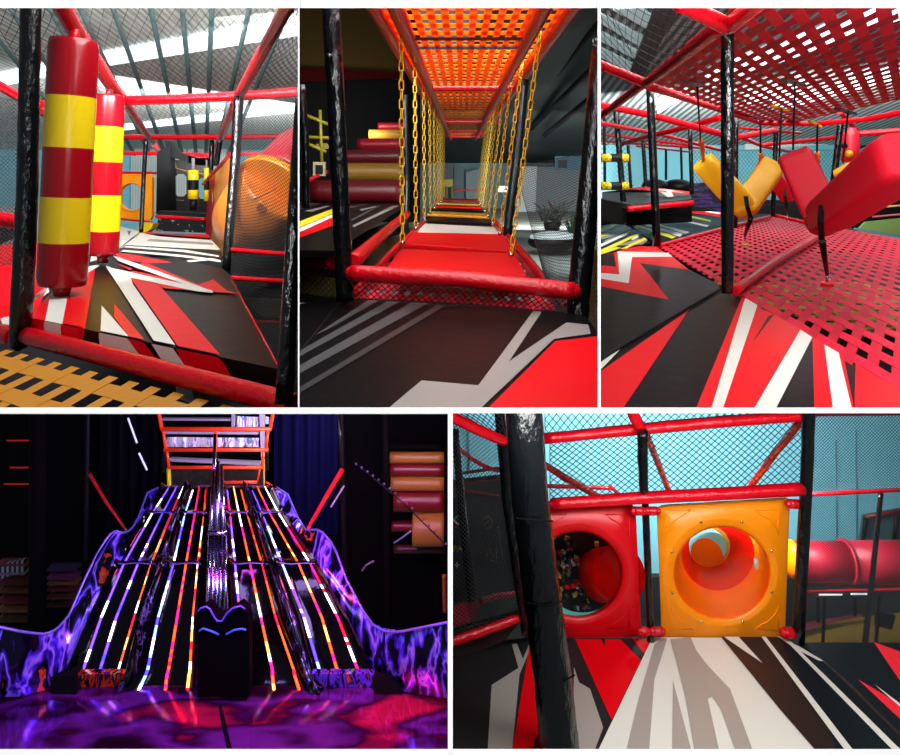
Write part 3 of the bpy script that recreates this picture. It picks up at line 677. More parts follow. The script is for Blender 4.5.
b = MB(); b.prism([W(*p, 7) for p in ((296, 275), (338, 280), (338, 310), (296, 296))], (0, .1, 0), mat('olive_floor_pad', (96, 92, 20), .6, var=.4, bscale=3)); b.build('foam_pad', None, 'olive yellow pad behind the lower left net', 'pad')
b = MB(); b.prism([W(*p, 8) for p in ((350, 250), (400, 235), (392, 262), (350, 272))], (0, .1, 0), mat('olive_dim', (58, 46, 12), .7)); b.build('foam_pad', None, 'dim brown pad in the gap between slanting beam and webbing', 'pad')
b = MB(); b.prism([W(*p, 9.0) for p in ((352, 236), (405, 216), (410, 232), (394, 250), (352, 262))], (0, .05, 0), BLKP); b.build('side_cover', None, 'black cover under the slanting red beam', 'cover')
net([(515, 167, 8), (600, 150, 7), (600, 420, 4.5), (548, 290, 5.6)], 16, 60, .0028, 'fine upright mesh between the bridge and the thick right post')
b = MB(); b.prism([W(*p, 6) for p in ((588, 250), (606, 250), (606, 350), (586, 325))], (0, .05, 0), mat('amber_cloth', (120, 78, 24), .7, .3, 40)); b.build('amber_cloth', None, 'amber brown cloth strip at the right edge behind the thick post', 'cloth')
t = W(503, 189, 12); MB().box(t, (.16, .05, .1), mat('white_box_light', (250, 250, 245), .4, emit=1.0)).build('wall_light', None, 'tiny white light glowing beside the right chains', 'light')
# ================================================================== room C : red webbing hall
CUR[0] = 'C'
b = MB(); b.face([W(x, y, d) for x, y, d in ((590, -14, 14), (1010, -14, 14), (1010, 150, 30), (590, 150, 30))], ramp_mat('dark_corrugated_roof', [(0, (70, 82, 82)), (.5, (130, 142, 140)), (1, (184, 196, 192))], 1.3, .6, kind='X', dist=.8)); struct(b, 'ceiling')
LGP = mat('roof_glass', (176, 204, 204), .4, emit=.35)
rfC = PL((590, -14, 14), (1010, -14, 14), (1010, 150, 30))
def rpatch(p, m, lbl, name='skylight'):
    P = [O+(rfC(*q)-O)*.985 for q in p]; b = MB(); b.prism(P, (0, 0, .05), m); return b.build(name, None, lbl, 'skylight' if name == 'skylight' else 'purlin')
for k, (p, l) in enumerate([([(598, 22), (600, 14), (660, 46), (652, 54)], 'first from the top'), ([(598, 40), (600, 32), (650, 58), (640, 62)], 'second from the top'), ([(598, 56), (600, 48), (640, 68), (630, 72)], 'third from the top'), ([(612, 10), (640, 8), (668, 28), (660, 36)], 'nearest the thick red corner beam')]):
    rpatch(p, LGP, 'pale roof strip at upper left of the webbing hall, %s' % l)
GB = mat('roof_brown_beam', (86, 84, 80), .6)
P = [O+(rfC(*q)-O)*.97 for q in ((664, -14), (690, -14), (640, 84), (626, 84))]; b = MB(); b.prism(P, (0, 0, .1), GB); b.build('roof_beam', None, 'broad grey brown roof beam at the upper left of the webbing hall', 'beam')
GL = mat('roof_light_strong', (236, 246, 255), .4, emit=2.2)
for k, (p, l) in enumerate([([(655, 100), (672, 95), (682, 98), (658, 114)], 'small'), ([(700, 76), (720, 66), (900, 0), (1000, -30), (1000, -14), (900, 20), (720, 84)], 'upper long'), ([(770, 100), (900, 66), (1000, 50), (1000, 62), (900, 80), (780, 110)], 'lower long'), ([(740, 96), (800, 76), (806, 84), (750, 106)], 'middle short')]):
    rpatch(p, GL, '%s bright roof strip above the red webbing' % l)
CY2 = mat('cyan_wall_dim', (104, 178, 190), .6, var=.06, bscale=1)
b = MB(); quad_px(b, [(590, 106, 29), (1010, 100, 29), (1010, 260, 29), (590, 260, 29)], CY2); struct(b, 'wall_back')
b = MB(); b.prism([W(*p, 28.8) for p in ((745, 130), (862, 126), (862, 142), (745, 150))], (0, .1, 0), MATS['corrugated_white']); b.build('wall_panel', None, 'pale corrugated wall band below the far edge of the red webbing roof', 'wall panel')
# ground
b = MB(); b.face([FL(-2.3)(*p) for p in ((540, 215), (1000, 215), (1100, 470), (500, 470))], mat('hall_ground', (16, 16, 18), .7, var=.5, bscale=4)); struct(b, 'floor')
b = MB(); b.prism([W(*p, 22) for p in ((600, 200), (905, 200), (905, 262), (600, 262))], (0, .1, 0), VOID); b.build('wall_dark', kind='structure')
b = MB(); b.prism([W(*p, 21) for p in ((866, 222), (905, 218), (905, 240), (858, 230))], (0, .1, 0), mat('green_pad', (78, 98, 44), .6)); b.build('green_pad', None, 'pale green strip of floor at the right edge behind the red webbing', 'pad')
b = MB(); b.prism([W(*p, 20.8) for p in ((856, 228), (905, 236), (905, 258), (850, 236))], (0, .1, 0), mat('teal_pad', (44, 92, 96), .6)); b.build('teal_pad', None, 'teal pad at the right edge behind the red webbing', 'pad')
for k in range(4):
    y = 190+k*9; bar('stair_rail', [(872, y, 21.5), (905, y-3, 21)], 1.1, 'dull red and yellow step edge at the far right, %s from the top' % ords[k], 'step edge', m=mat('dull_red', (110, 30, 34), .6) if k % 2 else mat('dull_ochre', (130, 100, 40), .6), wob=0)
# roof webbing
def Pc(z, x0, d0, e1, e2):
    A_ = Vector((x0, d0, CAMZ+z))
    return lambda u, v: A_+Vector(e1)*u+Vector(e2)*v
MR1 = mat('ceiling_strap', (196, 6, 34), .55); MR2 = mat('ceiling_strap_dark', (150, 4, 26), .55)
E2 = Vector((.55, .83, 0))
# u runs along e1 (depth), v along e2; near corner behind the camera-side beam
web(Pc(.955, 1.37, 2.2, (.46, 4.4, 0), tuple(E2*7.2)), 15, 24, .56, .58, .002, MR1, MR2, 'webbing', None, 'red woven webbing roof overhead, pierced by bright roof light', 'webbing')
beam([(680, 3, 3.5), (727, 26, 4.05)], [9, 9], 'thick red beam at the top meeting the tall black post from the left', ends=.9)
beam([(729, 26, 4.05), (770, -8, 3.2)], [8.5, 9.5], 'thick red beam at the top running right from the tall black post')
beam([(722, 24, 4.1), (684, 54, 5.2), (646, 83, 6.6)], [9, 6.8, 5], 'long red beam slanting down left along the edge of the red webbing roof')
beam([(644, 83, 6.65), (613, 107, 8.6), (592, 122, 10)], [4.8, 3.8, 3.3], 'red beam continuing down left from the webbing roof corner')
beam([(590, 61, 6.2), (645, 83, 6.65)], [5.2, 5], 'red crossbeam at the left edge just under the roof net')
beam([(648, 86, 6.8), (700, 103, 8.6), (758, 122, 11)], [4.2, 3.4, 2.6], 'red beam along the far left edge of the webbing roof')
beam([(590, 103, 9), (650, 115, 10), (722, 134, 11.5)], 3.4, 'second red crossbeam below the roof corner')
beam([(722, 117, 11), (691, 126, 12), (646, 137, 14), (622, 144, 15.5)], [3.3, 3, 2.4, 2.2], 'red beam slanting down left behind the tall black post')
beam([(600, 123, 12), (660, 134, 14), (720, 150, 16)], [2.4, 2, 1.7], 'third red crossbeam, left of the tall post')
for (p, q, d, r, l) in (((600, 134), (690, 145), 17, 1.5, 'fourth'), ((600, 141), (700, 148), 19, 1.2, 'fifth'), ((636, 146), (690, 152), 20, 1, 'sixth')):
    beam([(*p, d), (*q, d)], r, '%s thin far red crossbeam left of the tall post' % l)
beam([(734, 138, 12), (776, 130.5, 13)], 3, 'red beam right of the tall post below the webbing roof')
beam([(734, 134, 12), (762, 146, 14), (792, 152, 16)], [2.4, 2, 1.6], 'thin red beam dropping right behind the yellow padded V')
beam([(762, 145, 14), (840, 137, 15)], 2, 'thin red beam behind the red padded V')
beam([(856, 134, 12), (910, 130, 11.5)], 3, 'red beam at the right edge above the red padded V')
beam([(759, 123, 11.3), (814, 124, 11.3), (868, 119, 10.5), (915, 110, 9.5)], [2.4, 2.4, 2.8, 3.4], 'bulging red beam along the far edge of the webbing roof', wob=.14, seg=20)
beam([(840, 112, 12), (860, 134, 13)], [2.4, 2.2], 'short red brace at the top of the far right black post')
beam([(740, 128, 15), (800, 133, 16)], 1.4, 'thin red rail just under the far corner of the webbing roof')
# posts
post([(727.5, 28, 4.6), (727.5, 150, 4.6), (727.5, 293, 4.62)], [6.3, 6.2, 5.8], 'tall black post in the foreground of the red webbing hall', seg=10)
for (a, c, r, d, l) in (((650, 89), (657, 246), 4, 8.6, 'black post at the corner of the raised platform'), ((616, 111), (625, 220), 3, 13, 'black post at the left end of the raised platform'),
   ((628, 145), (631, 188), 1.6, 17, 'small far black post behind the yellow rollers'), ((643, 140), (646, 188), 2, 16.5, 'small far black post left of the platform corner post'), ((690, 128), (692, 194), 2.1, 13, 'black post right of the grey topped platform'),
   ((666, 150), (666, 180), 1.2, 20, 'thin far black post above the black bags'), ((681, 147), (682, 184), 1.2, 19, 'thin far black post next to the black bags'), ((736, 117), (735, 228), 2.6, 11, 'black post partly behind the tall foreground post'),
   ((776, 132), (773, 216), 2.3, 12, 'black post between the yellow and red padded Vs'), ((841, 120), (832, 196), 3.2, 11.6, 'black post behind the right arm of the red padded V'), ((604, 110), (605, 190), 1.5, 14, 'thin black post at the left edge')):
    post([(*a, d), (*c, d)], r, l, m=MATS['black_plain'] if r < 2 else BLK, wob=.03)
# roof net
net([(590, -30, 5), (700, -30, 3.6), (720, 24, 4.2), (646, 82, 6.6)], 9, 9, .0026, 'diamond roof net between the red beams at the upper left of the webbing hall')
net([(590, -30, 5), (646, 82, 6.5), (590, 60, 6.1), (560, 10, 5.4)], 6, 8, .0026, 'roof net in the left corner of the webbing hall')
net([(600, 112, 10), (650, 122, 10), (650, 190, 10), (600, 190, 10)], 12, 16, .003, 'dim net behind the yellow and black rollers')
# mats
f = FL(-1.0)
x8 = lambda pts: cv(600, 190, 7.491, pts, 6.864); x6 = lambda pts: cv(600, 200, 3.594, pts); x7 = lambda pts: cv(740, 220, 3.975, pts)
b = MB(); b.face([f(*p) for p in [(586, 262), (622, 250), (655, 246), (664, 256), (690, 270), (715, 283), (720, 287.5), (586, 366)]], MBLK)
decals(b, f, [(x8([(-60, 480), (190, 403), (300, 385), (425, 390), (470, 420), (540, 455), (665, 548), (300, 502), (515, 752), (300, 715), (-60, 650)]), MRED),
  (x8([(-60, 480), (105, 432), (120, 528), (-60, 510)]), MBLK), (x8([(130, 422), (510, 432), (545, 460), (240, 462), (215, 642), (-60, 600), (-60, 565), (145, 582)]), MWHT)], .0015)
matC = b.build('floor_mat', None, 'black floor mat with red patch and white zigzag left of the tall foreground post', 'mat')
b = MB(); b.face([f(*p) for p in [(590, 367), (721, 291), (734, 291), (745, 298), (773, 314.5), (800, 331), (825, 346), (856, 365), (905, 393), (1000, 460), (540, 460)]], MBLK)
decals(b, f, [(x6([(-60, 625), (75, 535), (8, 605), (-60, 660)]), MWHT), (x6([(-60, 660), (320, 395), (50, 800), (-60, 800)]), MRED),
  (x6([(510, 350), (524, 355), (400, 800), (325, 800)]), MRED), (x6([(522, 353), (566, 379), (440, 800), (385, 800)]), MWHT),
  (x7([(67, 348), (130, 375), (245, 440), (40, 790), (-80, 790)]), MRED), (x7([(135, 378), (50, 490), (112, 385)]), MBLK), (x7([(240, 440), (288, 470), (120, 800), (30, 800)]), MWHT),
  (x7([(288, 470), (335, 500), (375, 800), (297, 800)]), MRED), (x7([(335, 500), (392, 533), (455, 800), (375, 800)]), MWHT), (x7([(392, 533), (412, 548), (462, 800), (455, 800)]), MRED), (x7([(460, 578), (700, 722), (900, 860), (462, 860), (455, 725)]), MRED)], .0015)
b.build('floor_mat', None, 'large foreground floor mat with white and red rays in the webbing hall', 'mat')
bar('edge_cord', [(590, 365, 3.75), (720, 289, 6.3)], [1.6, .9], None, None, m=BLKP, parent=matC)
# zebra mat and striped ramp
b = MB(); b.face([f(*p) for p in [(586, 228), (612, 224), (632, 225), (650, 243), (622, 249), (586, 260)]], MBLK)
decals(b, f, [(x8(p), m) for p, m in [
  ([(-60, 285), (100, 240), (130, 235), (60, 275), (-60, 310)], MYEL), ([(-60, 330), (190, 240), (240, 265), (60, 330), (-60, 350)], MGRY), ([(-60, 320), (80, 290), (60, 310), (-60, 345)], MYEL), ([(-60, 400), (245, 272), (200, 310), (-60, 420)], MWHT),
  ([(-60, 440), (250, 310), (300, 305), (120, 390), (-60, 455)], MYEL), ([(120, 385), (290, 335), (360, 345), (320, 375)], MGRY), ([(-60, 372), (60, 350), (160, 300), (-60, 385)], MGRY), ([(230, 345), (280, 310), (290, 325), (250, 345)], MWHT), ([(150, 410), (330, 330), (352, 340), (200, 405)], MYEL), ([(-60, 452), (120, 395), (160, 400), (-60, 470)], MYEL)]], .0015)
b.build('floor_mat', None, 'black mat with yellow, grey and white splinter pattern at the left edge', 'mat')
b = MB(); b.face([f(*p) for p in [(624, 224), (650, 216), (700, 208), (740, 214), (770, 214), (772, 216), (712, 229), (660, 244), (652, 240)]], MBLK)
decals(b, f, [(x8(p), m) for p, m in [
  ([(190, 222), (215, 222), (570, 320), (540, 335)], MYEL), ([(235, 210), (260, 210), (620, 300), (600, 322)], MWHT), ([(285, 200), (310, 205), (670, 290), (640, 302)], MWHT), ([(450, 178), (480, 180), (820, 245), (800, 255)], MWHT),
  ([(530, 162), (600, 160), (830, 208), (830, 220)], MYEL), ([(420, 225), (452, 198), (445, 235)], MWHT), ([(640, 150), (690, 135), (900, 150), (900, 190)], MRED), ([(690, 138), (760, 138), (900, 160), (900, 165)], MWHT)]], .0015)
b.build('floor_mat', None, 'dark mat with parallel yellow and white stripes between platform and red webbing', 'mat')
# floor webbing
MF1 = mat('floor_strap', (214, 8, 50), .55, .1, 30, spec=.2); MF2 = mat('floor_strap_dark', (190, 6, 42), .55, .1, 30, spec=.2)
A_ = f(905, 398); B_ = f(657, 246); e1 = B_-A_; A0 = A_-e1*.12; e1 = e1*1.12
web(lambda u, v: A0+e1*u+Vector((.55, .83, 0))*(v*5.6), 30, 14, .5, .54, .002, MF2, MF1, 'webbing', None, 'large red woven webbing floor right of the foreground mats', 'webbing')
A1_ = A0+E2*5.6
web(lambda u, v: A1_+e1*u+Vector((.55, .83, 0))*(v*4.6), 30, 12, .56, .58, .002, MF2, MF1, 'webbing', None, 'far continuation of the red woven webbing floor, behind the padded Vs', 'webbing')
web(lambda u, v: FL(-2.0)(830, 330)+Vector((u*3.0, v*4.4, 0)), 10, 16, .5, .5, .004, MYEL, SY, 'webbing', None, 'yellow woven webbing one level below the red webbing at the right', 'webbing')
for p, l in (([(808, 285), (830, 280), (842, 292), (818, 300)], 'left'), ([(826, 300), (846, 298), (850, 308), (838, 312)], 'middle'), ([(850, 322), (872, 318), (880, 330), (862, 338)], 'right')):
    b = MB(); b.prism([FL(-2.2)(*q) for q in p], (0, 0, .04), mat('pale_block', (200, 196, 180), .6)); b.build('foam_block', None, 'pale foam block glimpsed under the red webbing, %s of three' % l, 'block')
beam([(658, 246, 10.4), (710, 232, 13), (772, 216, 18)], [2.2, 2, 1.5], 'red padded beam along the back left edge of the webbing floor')
beam([(734, 291, 5.9), (775, 262, 8), (820, 236, 11.5)], [5, 3.6, 2.6], 'red padded beam crossing the webbing floor from the tall post')
beam([(774, 215, 16), (848, 233, 14.5), (912, 254, 13)], [1.6, 2.2, 2.6], 'red padded beam along the far right edge of the webbing floor')
bar('floor_edge', [(848, 229, 15), (912, 249, 13.5)], 1.6, 'black border strip behind the far right webbing edge', 'border', m=BLKP)
# raised platform
t = thing('platform', W(660, 222, 13.5), 'raised platform with dark grey top and red front beam at the left', 'platform')
gp = FL(-.32)
b = MB(); tp = [W(x, y, d) for x, y, d in ((602, 199, 13), (632, 205, 12.4), (692, 199, 13), (690, 192, 15), (628, 189, 15), (602, 192, 15))]
b.prism(tp, (0, 0, -.09), mat('platform_grey', (34, 42, 44), .4, spec=.3)); b.build('deck_pad', t)
b = MB()
for p, m in (([(626, 191), (645, 189), (690, 194), (688, 197)], MRED), ([(640, 190), (665, 191), (688, 196), (660, 193)], MWHT), ([(660, 194), (670, 192), (674, 199), (668, 200)], MWHT)):
    b.face([W(x, y, 13.4+(199-y)*.12) + Vector((0, 0, .05)) for x, y in p], m)
b.build('deck_pattern', t)
MB().tube([W(627, 209, 12.2), W(660, 206, 12.3), W(692.5, 203, 12.5)], [.05]*3, RED, 12, seg=6, wob=.05).build('front_beam', t)
b = MB(); b.prism([W(x, y, 12.9) for x, y in ((627, 210), (692, 206), (692, 222), (627, 226))], (0, .1, 0), VOID); b.build('skirt', t)
b = MB(); b.prism([W(x, y, 12.6) for x, y in ((600, 198), (627, 207), (627, 224), (600, 220))], (0, .1, 0), mat('side_skirt', (10, 7, 8), .8, spec=.1)); b.build('side_skirt', t)
for y, l in ((158, 'upper'), (186, 'lower')):
    t = thing('foam_roller', W(614, y+4, 12.7), '%s horizontal roller with yellow and black bands at the left edge' % l, 'roller')
    MB().tube([W(x, y, 12.7) for x in (600.8, 610.5, 621.5, 628)], [.075]*4, YEL, 16, mf=lambda i, j: (YEL, BLKP, YEL)[min(i, 2)]).build('roller_body', t)
# bags
for (cx, cy, rx, ry, l) in ((655, 186, 13, 7, 'left'), (678, 187, 15, 8, 'right')):
    b = MB(); b.sphere(W(cx, cy, 17), 1, BLKP, 10, (rx*17/F, .4, ry*17/F)); b.build('black_bag', None, 'large black bundle behind the raised platform, %s of the two' % l, 'bag')
b = MB(); b.prism([W(x, y, 16) for x, y in ((690, 184), (725, 180), (725, 212), (694, 206))], (0, .1, 0), ramp_mat('neon_stripes', [(0, (12, 10, 18)), (.5, (14, 12, 22)), (.56, (84, 50, 140)), (.62, (20, 16, 26)), (.7, (40, 120, 130)), (.74, (14, 12, 20))], 5, .5, stretch=(.6, 1, 3))); b.build('neon_mat', None, 'dark mat with thin purple and teal streaks behind the left yellow arm', 'mat')
# ropes
def rope(top, bot, dt, db, sleeve, label, plate=None, pc=None, scol=None):
    t = thing('hanging_rope', W(*bot, db), label, 'rope')
    s0 = sleeve if sleeve else bot
    T, S, Bm = W(*top, dt), W(*s0, (dt+db)/2 if sleeve else db), W(*bot, db)
    MB().tube([T, S], pxr(1.0, dt), BLKP, 8).build('rope_line', t)
    if sleeve: MB().tube([S, S.lerp(Bm, .5)+Vector((.01, 0, 0)), Bm], pxr(2.2, db), scol or mat('orange_sleeve', (226, 110, 20), .4), 10).build('sleeve', t)
    if plate:
        x0, x1 = plate; b = MB(); b.prism([W(x0, top[1]-3, dt), W(x1, top[1]+1.5, dt), W(x1, top[1]+4, dt), W(x0, top[1]-.5, dt)], (0, .15, .02), pc or mat('plate_grey', (60, 70, 70), .4)); b.build('top_plate', t)
rope((697, 84), (703, 158), 6.7, 8.8, (700.5, 140), 'black rope with orange sleeve holding the left arm of the yellow padded V', (688, 703))
rope((795, 82), (793, 150), 6.2, 6.3, None, 'black rope holding the left arm of the big red padded V', (787, 806))
rope((781.5, 108), (779, 164), 8.6, 8.6, None, 'black rope with yellow plate holding the right arm of the yellow padded V', (776, 789), MATS['step_yellow'])
rope((848, 111), (843, 163), 8.6, 9.5, None, 'black rope above the small yellow block end', (841, 857))
rope((817.5, 124), (817, 166), 10.6, 11, (817, 152), 'thin rope with orange sleeve behind the red padded V', (813, 822), MATS['step_yellow'])
rope((760.5, 123), (760.5, 163), 10.8, 11, (760.5, 153), 'thin rope with orange sleeve holding the far red padded V')
# padded V's
def arm(p0, p1, d0, d1, w0, w1, m, t, dep=.8, tw=0, name='arm'):
    A_, B_ = W(*p0, d0), W(*p1, d1); ax = (B_-A_).normalized(); vy = Vector((0, 1, 0)); s_ = ax.cross(vy).normalized(); q = s_.cross(ax).normalized()
    R = Matrix.Rotation(tw, 3, ax); s_ = R @ s_; q = R @ q; rows = []
    n = 10
    for i in range(n+1):
        k = i/n; w = (pxr(w0, d0)*(1-k)+pxr(w1, d1)*k); c = A_.lerp(B_, k); e = 1
        if i in (0, n): e = .9
        row = []
        for a in range(24):
            an = 2*math.pi*a/24; cx_, cy_ = math.cos(an), math.sin(an); pw = .28
            sx = math.copysign(abs(cx_)**pw, cx_); sy = math.copysign(abs(cy_)**pw, cy_)
            wv = 1+.02*noise.noise(Vector((i*.9, a*.6, w0)))
            row.append(c+(s_*sx*w+q*sy*w*dep)*e*wv)
        rows.append(row)
    b = MB(); b.grid(rows, m, True, True); b.face(rows[0][::-1], m); b.face(rows[-1], m); return b.build(name, t)
def vee(name, label, m, L, V, R, strap, foot, fd, wl, wr, wv, dl, dr, dv, disc=None, twl=.5, twr=.5):
    t = thing(name, W(*foot, fd), label, 'padded obstacle')
    arm(L, (V[0]+2, V[1]), dl, dv, wl, wv, m, t, tw=twl, name='left_arm'); arm(R, V, dr, dv, wr, wv*1.02, m, t, tw=twr, name='right_arm')
    b = MB(); c = W(*V, dv); b.sphere(c+Vector((0, 0, pxr(wv*.1, dv))), pxr(wv, dv)*1.02, m, 10, (1, .85, 1)); b.build('fold', t)
    # strap loop around the fold
    sx, sy0, sy1, sw = strap
    b = MB(); r = pxr(wv, dv)*1.0; pts = []
    T0 = W(sx[0], sy0, dv-.02-r/1.0); pts = [W(sx[0], sy0, dv-r*2.5), W((sx[0]+sx[1])/2-1, (sy0+sy1)/2, dv-r*2.9), W(sx[1], sy1, dv-r*2.2)]
    rows = [[p-Vector((pxr(sw, dv), 0, 0)), p+Vector((pxr(sw, dv), 0, 0)), p+Vector((pxr(sw, dv), .012, 0)), p+Vector((-pxr(sw, dv), .012, 0))] for p in pts]
    b.grid(rows, BLKP, False, True); b.build('strap', t)
    MB().tube([pts[-1], W(foot[0], foot[1]-8, fd)], [pxr(sw*1.25, dv), pxr(sw*.8, dv)], BLKP, 8).build('anchor_rope', t)
    MB().tube([W(foot[0], foot[1]-8, fd), W(*foot, fd)], [.012, .012], CHROME, 8).build('hook', t)
    if disc:
        MB().tube([W(foot[0], foot[1]+1, fd), W(foot[0], foot[1]+1, fd)+Vector((0, 0, -.03))], pxr(disc[0], fd), disc[1], 4 if disc[1] is SY else 20).build('anchor_plate', t)
    return t
VY = mat('v_yellow', (250, 190, 20), .4, .35, 9); VR = mat('v_red', (218, 20, 44), .42, .15, 6)
vee('padded_vee', 'far red padded V hanging behind the yellow one', VR, (762, 164), (786, 195), (806, 176), ((786, 786), 190, 202, 1.3), (787, 222), 12, 7, 7, 8, 11, 11.4, 11.2)
vee('padded_vee', 'yellow padded V hanging behind the tall black post', VY, (702, 161), (744, 208), (775, 163), ((746, 751), 196, 218, 2), (745, 243), 9.2, 11.5, 11.5, 12, 8.8, 8.8, 8.8, (5.5, SY))
vee('padded_vee', 'big red padded V hanging in the foreground at the right', VR, (794, 155), (823, 220), (914, 152), ((822, 822), 205, 240, 2.6), (827, 282), 6.6, 16, 31, 18, 6.3, 4.6, 6.0, (6, MRED), twl=.45, twr=.2)
t = thing('foam_block', W(848, 185, 9.6), 'small yellow padded block behind the right arm of the big red V', 'block')
arm((842, 168), (854, 184), 9.6, 9.6, 10, 10, VY, t, tw=.5, name='pad')
# red figure pole
t = thing('punching_figure', W(850, 160, 11.2), 'red padded figure with yellow nose and black hat brim at the far right', 'figure')
MB().tube([W(851, 128, 11.2), W(851, 136, 11.2), W(851, 150, 11.2), W(848, 162, 11.2)], [.07, .12, .13, .11], VR, 16).build('figure_body', t)
MB().sphere(W(849, 154, 10.95), .06, MATS['step_yellow'], 8).build('nose', t)
MB().tube([W(858, 147, 11.2), W(866, 146, 11.2)], [.05, .01], BLKP, 10).build('hat_brim', t)
MB().sphere(W(844.5, 146, 10.9), .045, BLKP, 8).build('knot', t)
net([(690, 150, 14), (905, 150, 14), (905, 205, 14), (690, 205, 14)], 60, 12, .004, 'dark safety net stretched across the back of the webbing hall')
# ================================================================== room D : glowing donut slide
CUR[0] = 'D'
GB4 = mat('slide_black', (3, 3, 5), .1, .25, 5, spec=.22)
FZ = -4.0
b = MB(); f = FL(FZ)
FLM = ramp_mat('painted_floor_glow', [(0, (10, 2, 14)), (.42, (48, 10, 44)), (.5, (130, 50, 170)), (.57, (60, 10, 60)), (.66, (225, 40, 90)), (1, (120, 20, 60))], 1.7, .1, metal=.72, stretch=(.5, 1.4, 1))  # magenta and violet reflections painted into the floor colour
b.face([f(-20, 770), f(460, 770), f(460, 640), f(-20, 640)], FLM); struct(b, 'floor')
b = MB(); quad_px(b, [(-10, 400, 8.4), (460, 400, 8.4), (460, 720, 8.4), (-10, 720, 8.4)], VOID); struct(b, 'wall_back')
NAVY = mat('navy_curtain', (5, 5, 50), .9, .3, 5, spec=.1); 
b = MB(); rows = []
for (x0, x1, d, l, m) in ((100, 158, 8.0, 'left', mat('dim_curtain', (5, 5, 14), .9, spec=.1)), (274, 338, 8.0, 'right', NAVY)):
    b = MB(); rows = [[W(x0+(x1-x0)*k/24, y, d+.06*math.sin(k*1.3)) for k in range(25)] for y in (405, 470, 535)]
    b.grid(rows, m, True); b.build('curtain', None, 'dark blue curtain hanging %s of the red railing above the slide' % l, 'curtain')
t = thing('slide', W(214, 690, 5.6), 'wide black wavy slide with glowing LED lines along its lanes', 'slide')
# rows: y -> depth
YD = [(697, 5.50), (690, 5.52), (683, 5.55), (673, 5.60), (650, 5.68), (620, 5.8), (590, 5.93), (570, 6.02), (563, 6.08), (560, 6.2), (545, 6.3), (525, 6.42), (516, 6.5), (512.5, 6.56), (510.5, 6.68), (500, 6.76), (490, 6.82), (487, 6.88), (485.5, 7.0)]
def dep(y):
    for (a, da), (c, dc) in zip(YD, YD[1:]):
        if a >= y >= c: return da+(dc-da)*(a-y)/(a-c)
    return YD[-1][1] if y < YD[-1][0] else YD[0][1]
# LED x positions at rows 487, 513, 563.5, 673
L = {487: [169.4, 176.8, 183.6, 194, 199.4, 206, 226.8, 233.6, 240.4, 250.5, 257.3, 265],
     513: [152.5, 162.7, 171.7, 185.2, 194.9, 204.3, 230, 238.8, 247, 261.8, 269.6, 278.6],
     563.5: [124, 138, 151.5, 173.5, 186, 198, 235, 250, 262, 282, 298.5, 310],
     618: [101, 116, 134, 158, 177, 193, 240, 261, 276, 304, 322, 338],
     673: [82, 99, 118, 147, 168, 190, 246, 273, 295, 320, 338, 359],
     692: [78, 95, 114, 138, 166, 188, 248, 275, 301, 324, 342, 363]}
ks = sorted(L)
def xat(col, y):     # col: list index (float allowed outside)
    y = max(ks[0], min(ks[-1], y))
    for a, c in zip(ks, ks[1:]):
        if a <= y <= c:
            k = (y-a)/(c-a); return L[a][col]*(1-k)+L[c][col]*k
ED = {487: (163, 272), 513: (148, 284), 563.5: (117, 317), 618: (92, 347), 673: (69, 374), 692: (66, 376)}
def xed(side, y):
    y = max(ks[0], min(ks[-1], y))
    for a, c in zip(ks, ks[1:]):
        if a <= y <= c:
            k = (y-a)/(c-a); return ED[a][side]*(1-k)+ED[c][side]*k
def lane(i0, i1, name, e0=None, e1=None, lipy=673):
    ys = [y for y, _ in YD if y <= lipy+17]
    b = MB(); rows = []
    for y in ys:
        xl = xed(0, y) if e0 == 'edge' else (xat(i0, y)-.30*(xat(i0+1, y)-xat(i0, y)) )
        xr = xed(1, y) if e1 == 'edge' else (xat(i1, y)+.30*(xat(i1, y)-xat(i1-1, y)))
        row = []
        for k in range(13):
            u = k/12; edge = (abs(u-.5)*2)**6
            row.append(W(xl+(xr-xl)*u, y, dep(y))+Vector((0, -.04*edge, .05*edge)))
        rows.append(row)
    b.grid(rows, GB4, True); 
    # thickness
    b.grid([[p+Vector((0, .03, -.12)) for p in r] for r in rows][::-1], GB4, True)
    return b.build(name, t)
lane(0, 2, 'lane', e0='edge'); lane(3, 5, 'lane', lipy=680); lane(6, 8, 'lane', lipy=680); lane(9, 11, 'lane', e1='edge')
# separators between lanes: wavy reflective ridges, sparkles also painted into their colour
FOIL = ramp_mat('painted_reflection_foil', [(0, (4, 3, 12)), (.44, (8, 5, 30)), (.49, (80, 50, 230)), (.53, (170, 150, 255)), (.56, (70, 36, 190)), (.60, (8, 5, 30)), (.67, (5, 3, 16)), (.70, (230, 90, 40)), (.74, (10, 6, 30)), (1, (90, 60, 220))], 3.4, .16, metal=.5, stretch=(2.6, 1, .8), dist=.5)  # purple, white and orange light reflections painted into the foil colour
RIDGE = ramp_mat('glint_foil', [(0, (6, 6, 10)), (.52, (12, 12, 20)), (.58, (120, 112, 170)), (.62, (14, 12, 20)), (.72, (12, 10, 16)), (.76, (190, 84, 40)), (.8, (20, 10, 10))], 9, .14, metal=.7, stretch=(1.6, 1, .5), dist=1)
for a, c in ((2, 3), (5, 6), (8, 9)):
    if (a, c) == (5, 6): continue
    ys = [y for y, _ in YD]; rows = []
    for y in ys:
        xa = xat(a, y); xb = xat(c, y); g0 = xa+(xb-xa)*.28; g1 = xa+(xb-xa)*.74
        if y > 680: g1 += (y-680)*(-.6 if a == 2 else .6)
        rows.append([W(g0+(g1-g0)*k/8, y, dep(y))+Vector((0, -.05, .06))*(.4+math.sin(math.pi*k/8)*.9)*(1+.3*math.sin(k*2.2+y*.05)) for k in range(9)])
    MB().grid(rows, RIDGE, True).build('lane_divider', t)
